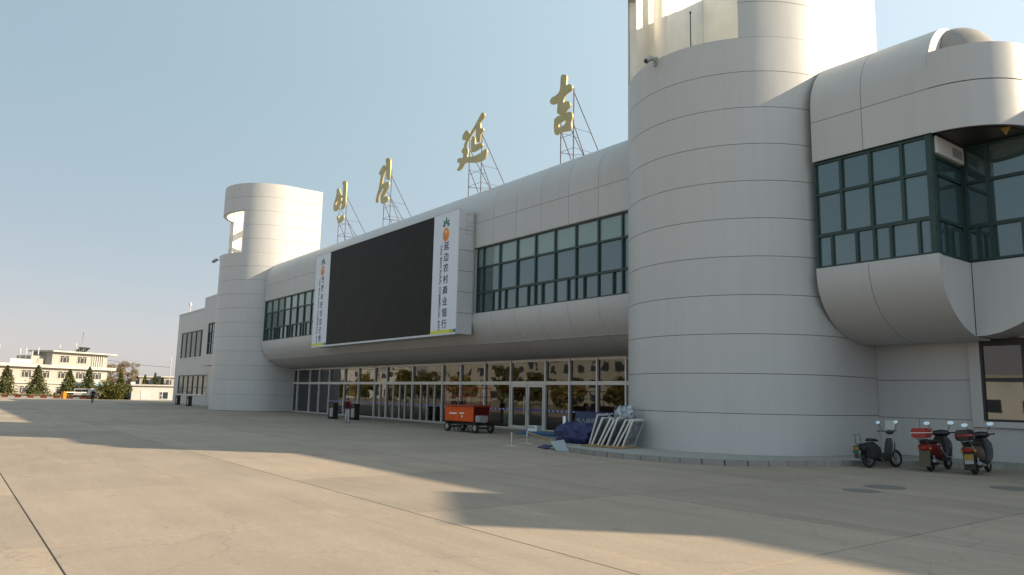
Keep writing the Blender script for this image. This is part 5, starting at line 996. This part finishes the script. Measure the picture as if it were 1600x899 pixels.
for x, y, h_, r, lab in ((-164.7, 9.2, 5.3, 2.6, 'dark conifer before the office, farthest from the blue porch'), (-164.4, 14.0, 5.5, 2.9, 'broad dark conifer before the office, second from the road end'), (-163.9, 19.1, 4.9, 2.5, 'dark conifer before the office, beside the drainpipe'), (-163.5, 22.3, 5.5, 2.2, 'slim dark conifer before the office porch')):
    conifer((x, y, 0), h_, r, lab, n=3400, size=0.16)
broad((-119.4, 19.6, 0), 2.3, 2.6, 'wide dark green spreading shrub beside the white shed', 'cypress', 7000, 0.11, nblob=30, zlo=0.12, cat='shrub', name='spreading_shrub')
conifer((-122.6, 20.9, 0), 4.1, 1.5, 'pointed dark shrub rising behind the spreading shrub', 'cypress', 2600, 0.12, grp=None)
for x, y, h_, r, lab in ((-212.3, 33.6, 8.6, 2.3, 'bare autumn tree behind the office end, beside the building'), (-212, 36.0, 9.4, 2.1, 'bare autumn tree behind the office, middle of the clump'), (-211.6, 38.4, 9.2, 2.1, 'bare golden autumn tree behind the white shed')):
    broad((x, y, 0), h_, r, lab, 'autumn', 4600, 0.11, 'autumn trees behind the office', nblob=30, zlo=0.12)
for x, y, h_, lab in ((-201.1, 39.6, 4.9, 'small dark pine beyond the white shed, closest to the autumn trees'), (-200.7, 41.8, 5.4, 'tallest of three small pines beyond the white shed'), (-200.4, 43.5, 4.4, 'shortest small pine beyond the white shed, beside the utility pole')): conifer((x, y, 0), h_, 1.5, lab, 'needle', 1100, 0.2, 'pines beyond the shed')
# red and white kerb, planting strip, gate post, booth
kl0, kl1 = Vector((-131.2, 6.3, 0)), Vector((-121.6, 16.6, 0)); kd = (kl1 - kl0); kn_ = int(kd.length / 1.0); kd.normalize(); nn = Vector((kd.y, -kd.x, 0))
kb = bpy.data.objects.new('painted_kerb', None); COL.objects.link(kb); kb.location = kl0; ORG[kb.name] = tuple(kl0); tag(kb, 'red and white painted kerb along the planting strip', 'kerb')
for k in range(kn_):
    c = kl0 + kd * (k + 0.5); MB().obox((c.x, c.y, 0.1), tuple(kd * 0.49), tuple(nn * 0.1), (0, 0, 0.12)).build('kerb_block', 'kerb_red' if k % 2 else 'kerb_white', kb)
pts = []
for k in range(5200):
    c = kl0 - kd * 6 + kd * random.uniform(0, kd.dot(kl1 - kl0) + 6) - nn * random.uniform(0.4, 1.8); pts.append((c.x, c.y, random.uniform(0, 0.5)))
hg = leaves('hedge', 'autumn', None, pts, 0.12); tag(hg, 'low brown autumn hedge behind the painted kerb', 'hedge', kind='stuff')
gp = thing('gate_post', 'orange barrier gate post at the end of the painted kerb', 'gate post', (-120.6, 13.6, 0), R_(45)); MB().box(-0.2, 0.2, -0.28, 0.28, 0, 1.0).build('cabinet', 'amber', gp, bevel=0.03); MB().obox((0, 2.2, 0.92), (0.04, 0, 0), (0, 2.2, 0), (0, 0, 0.05)).build('boom', 'kerb_white', gp)
bo = thing('parked_van', 'small white van parked beside the spreading shrub', 'van', (-126.8, 17.3, 0), R_(62)); bo.scale = (0.85, 0.85, 0.85)
vs_ = [(-1.9, 0.30), (1.75, 0.30), (1.9, 0.55), (1.85, 0.85), (1.35, 1.0), (0.85, 1.62), (0.6, 1.74), (-1.75, 1.74), (-1.9, 1.55)]
MB().loft([[(x, -0.76, z) for x, z in vs_], [(x, -0.8, z) for x, z in vs_], [(x, 0.8, z) for x, z in vs_], [(x, 0.76, z) for x, z in vs_]]).build('body', 'upvc', bo, bevel=0.03)
for sy in (-0.81, 0.81):
    for a, b in ((-1.7, -0.75), (-0.65, 0.3)): MB().box(a, b, sy - 0.008, sy + 0.008, 1.08, 1.55).build('side_window', 'glass_dark', bo)
MB().add([(1.36, -0.68, 1.03), (1.36, 0.68, 1.03), (0.89, 0.68, 1.6), (0.89, -0.68, 1.6), (1.38, -0.68, 1.04), (1.38, 0.68, 1.04), (0.91, 0.68, 1.61), (0.91, -0.68, 1.61)], [(0, 1, 2, 3), (7, 6, 5, 4), (0, 4, 5, 1), (1, 5, 6, 2), (2, 6, 7, 3), (3, 7, 4, 0)]).build('windscreen', 'glass_dark', bo)
MB().box(-1.912, -1.902, -0.62, 0.62, 1.1, 1.58).build('rear_window', 'glass_dark', bo)
for sx in (-1.15, 1.15):
    for sy in (-0.72, 0.72):
        t = MB().torus((sx, sy, 0.29), (0, 1, 0), 0.2, 0.09, 20, 8).build('wheel', 'rubber', bo, smooth=60); MB().lathe((sx, sy, 0.29), (0, 1, 0), [(0.03, -0.06), (0.16, -0.05), (0.16, 0.05), (0.03, 0.06)], 14).build('rim', 'grey_metal', t)
# utility wire and pole
up_ = thing('utility_pole', 'thin utility pole carrying a sagging wire behind the shed', 'pole', (-175.6, 39.5, 0)); MB().cyl((0, 0, 0), (0, 0, 8.6), 0.09, 6).build('post', 'grey_metal', up_)
MB().tube([(t * -30 * 0 + (-30 * (1 - t)) + 60 * t * 0, -18 * (1 - t), 6.3 + 4.0 * (1 - t) - 2.2 * 4 * t * (1 - t) * 0.3) for t in np.linspace(0, 1, 9)], 0.035, 5).build('wire', 'matt_black', up_)

# ================================================================== across the plaza, behind the photographer (seen only in the glass)
def block(loc, rz, w_, d_, h_, lab, m, nst):
    b = thing('apartment_block', lab, 'building', loc, rz); MB().box(-w_ / 2, w_ / 2, -d_ / 2, d_ / 2, 0, h_).build('wall', m, b); MB().box(-w_ / 2 - .4, w_ / 2 + .4, -d_ / 2 - .4, d_ / 2 + .4, h_, h_ + 0.5).build('roof_slab', 'cream_slab', b); first_ = None
    for s in range(nst):
        for k in range(int(w_ / 4)):
            x = -w_ / 2 + 2 + k * 4; z = 1.0 + s * (h_ - 0.4) / nst
            if first_ is None: first_ = MB().box(-0.8, 0.8, -0.02, 0.05, 0, 1.5).build('window', 'glass_office', b); o = first_
            else: o = first_.copy(); COL.objects.link(o); o.parent = b
            o.location = (x, d_ / 2, z)
block((-40, -56, 0), R_(-5), 30, 12, 5.0, 'low cream block mirrored in the dark-framed window by the scooters', 'cladblock', 1)
block((-84, -62, 0), R_(-8), 26, 12, 8, 'red-brown apartment block mirrored in the glass front', 'kerb_red', 2)
block((-118, -66, 0), R_(-12), 34, 12, 10, 'cream apartment block mirrored in the glass front, beside the golden trees', 'cream', 3)
block((-164, -72, 0), R_(-20), 40, 12, 13, 'tall cream apartment block mirrored in the glass front', 'cream', 4)
block((-215, -60, 0), R_(-35), 36, 12, 9, 'low pale apartment block mirrored in the glass front', 'shed_white', 3)
for i in range(14):
    x = -62 - i * 10 + random.uniform(-2, 2); y = -24 - random.uniform(0, 9) - i * 0.8
    broad((x, y, 0), random.uniform(4.5, 7), random.uniform(2.6, 3.6), 'roadside tree across the plaza mirrored in the glass front', ['autumn_gold', 'olive', 'olive'][i % 3], 2200, 0.30, 'roadside trees across the plaza', nblob=14, zlo=0.2)
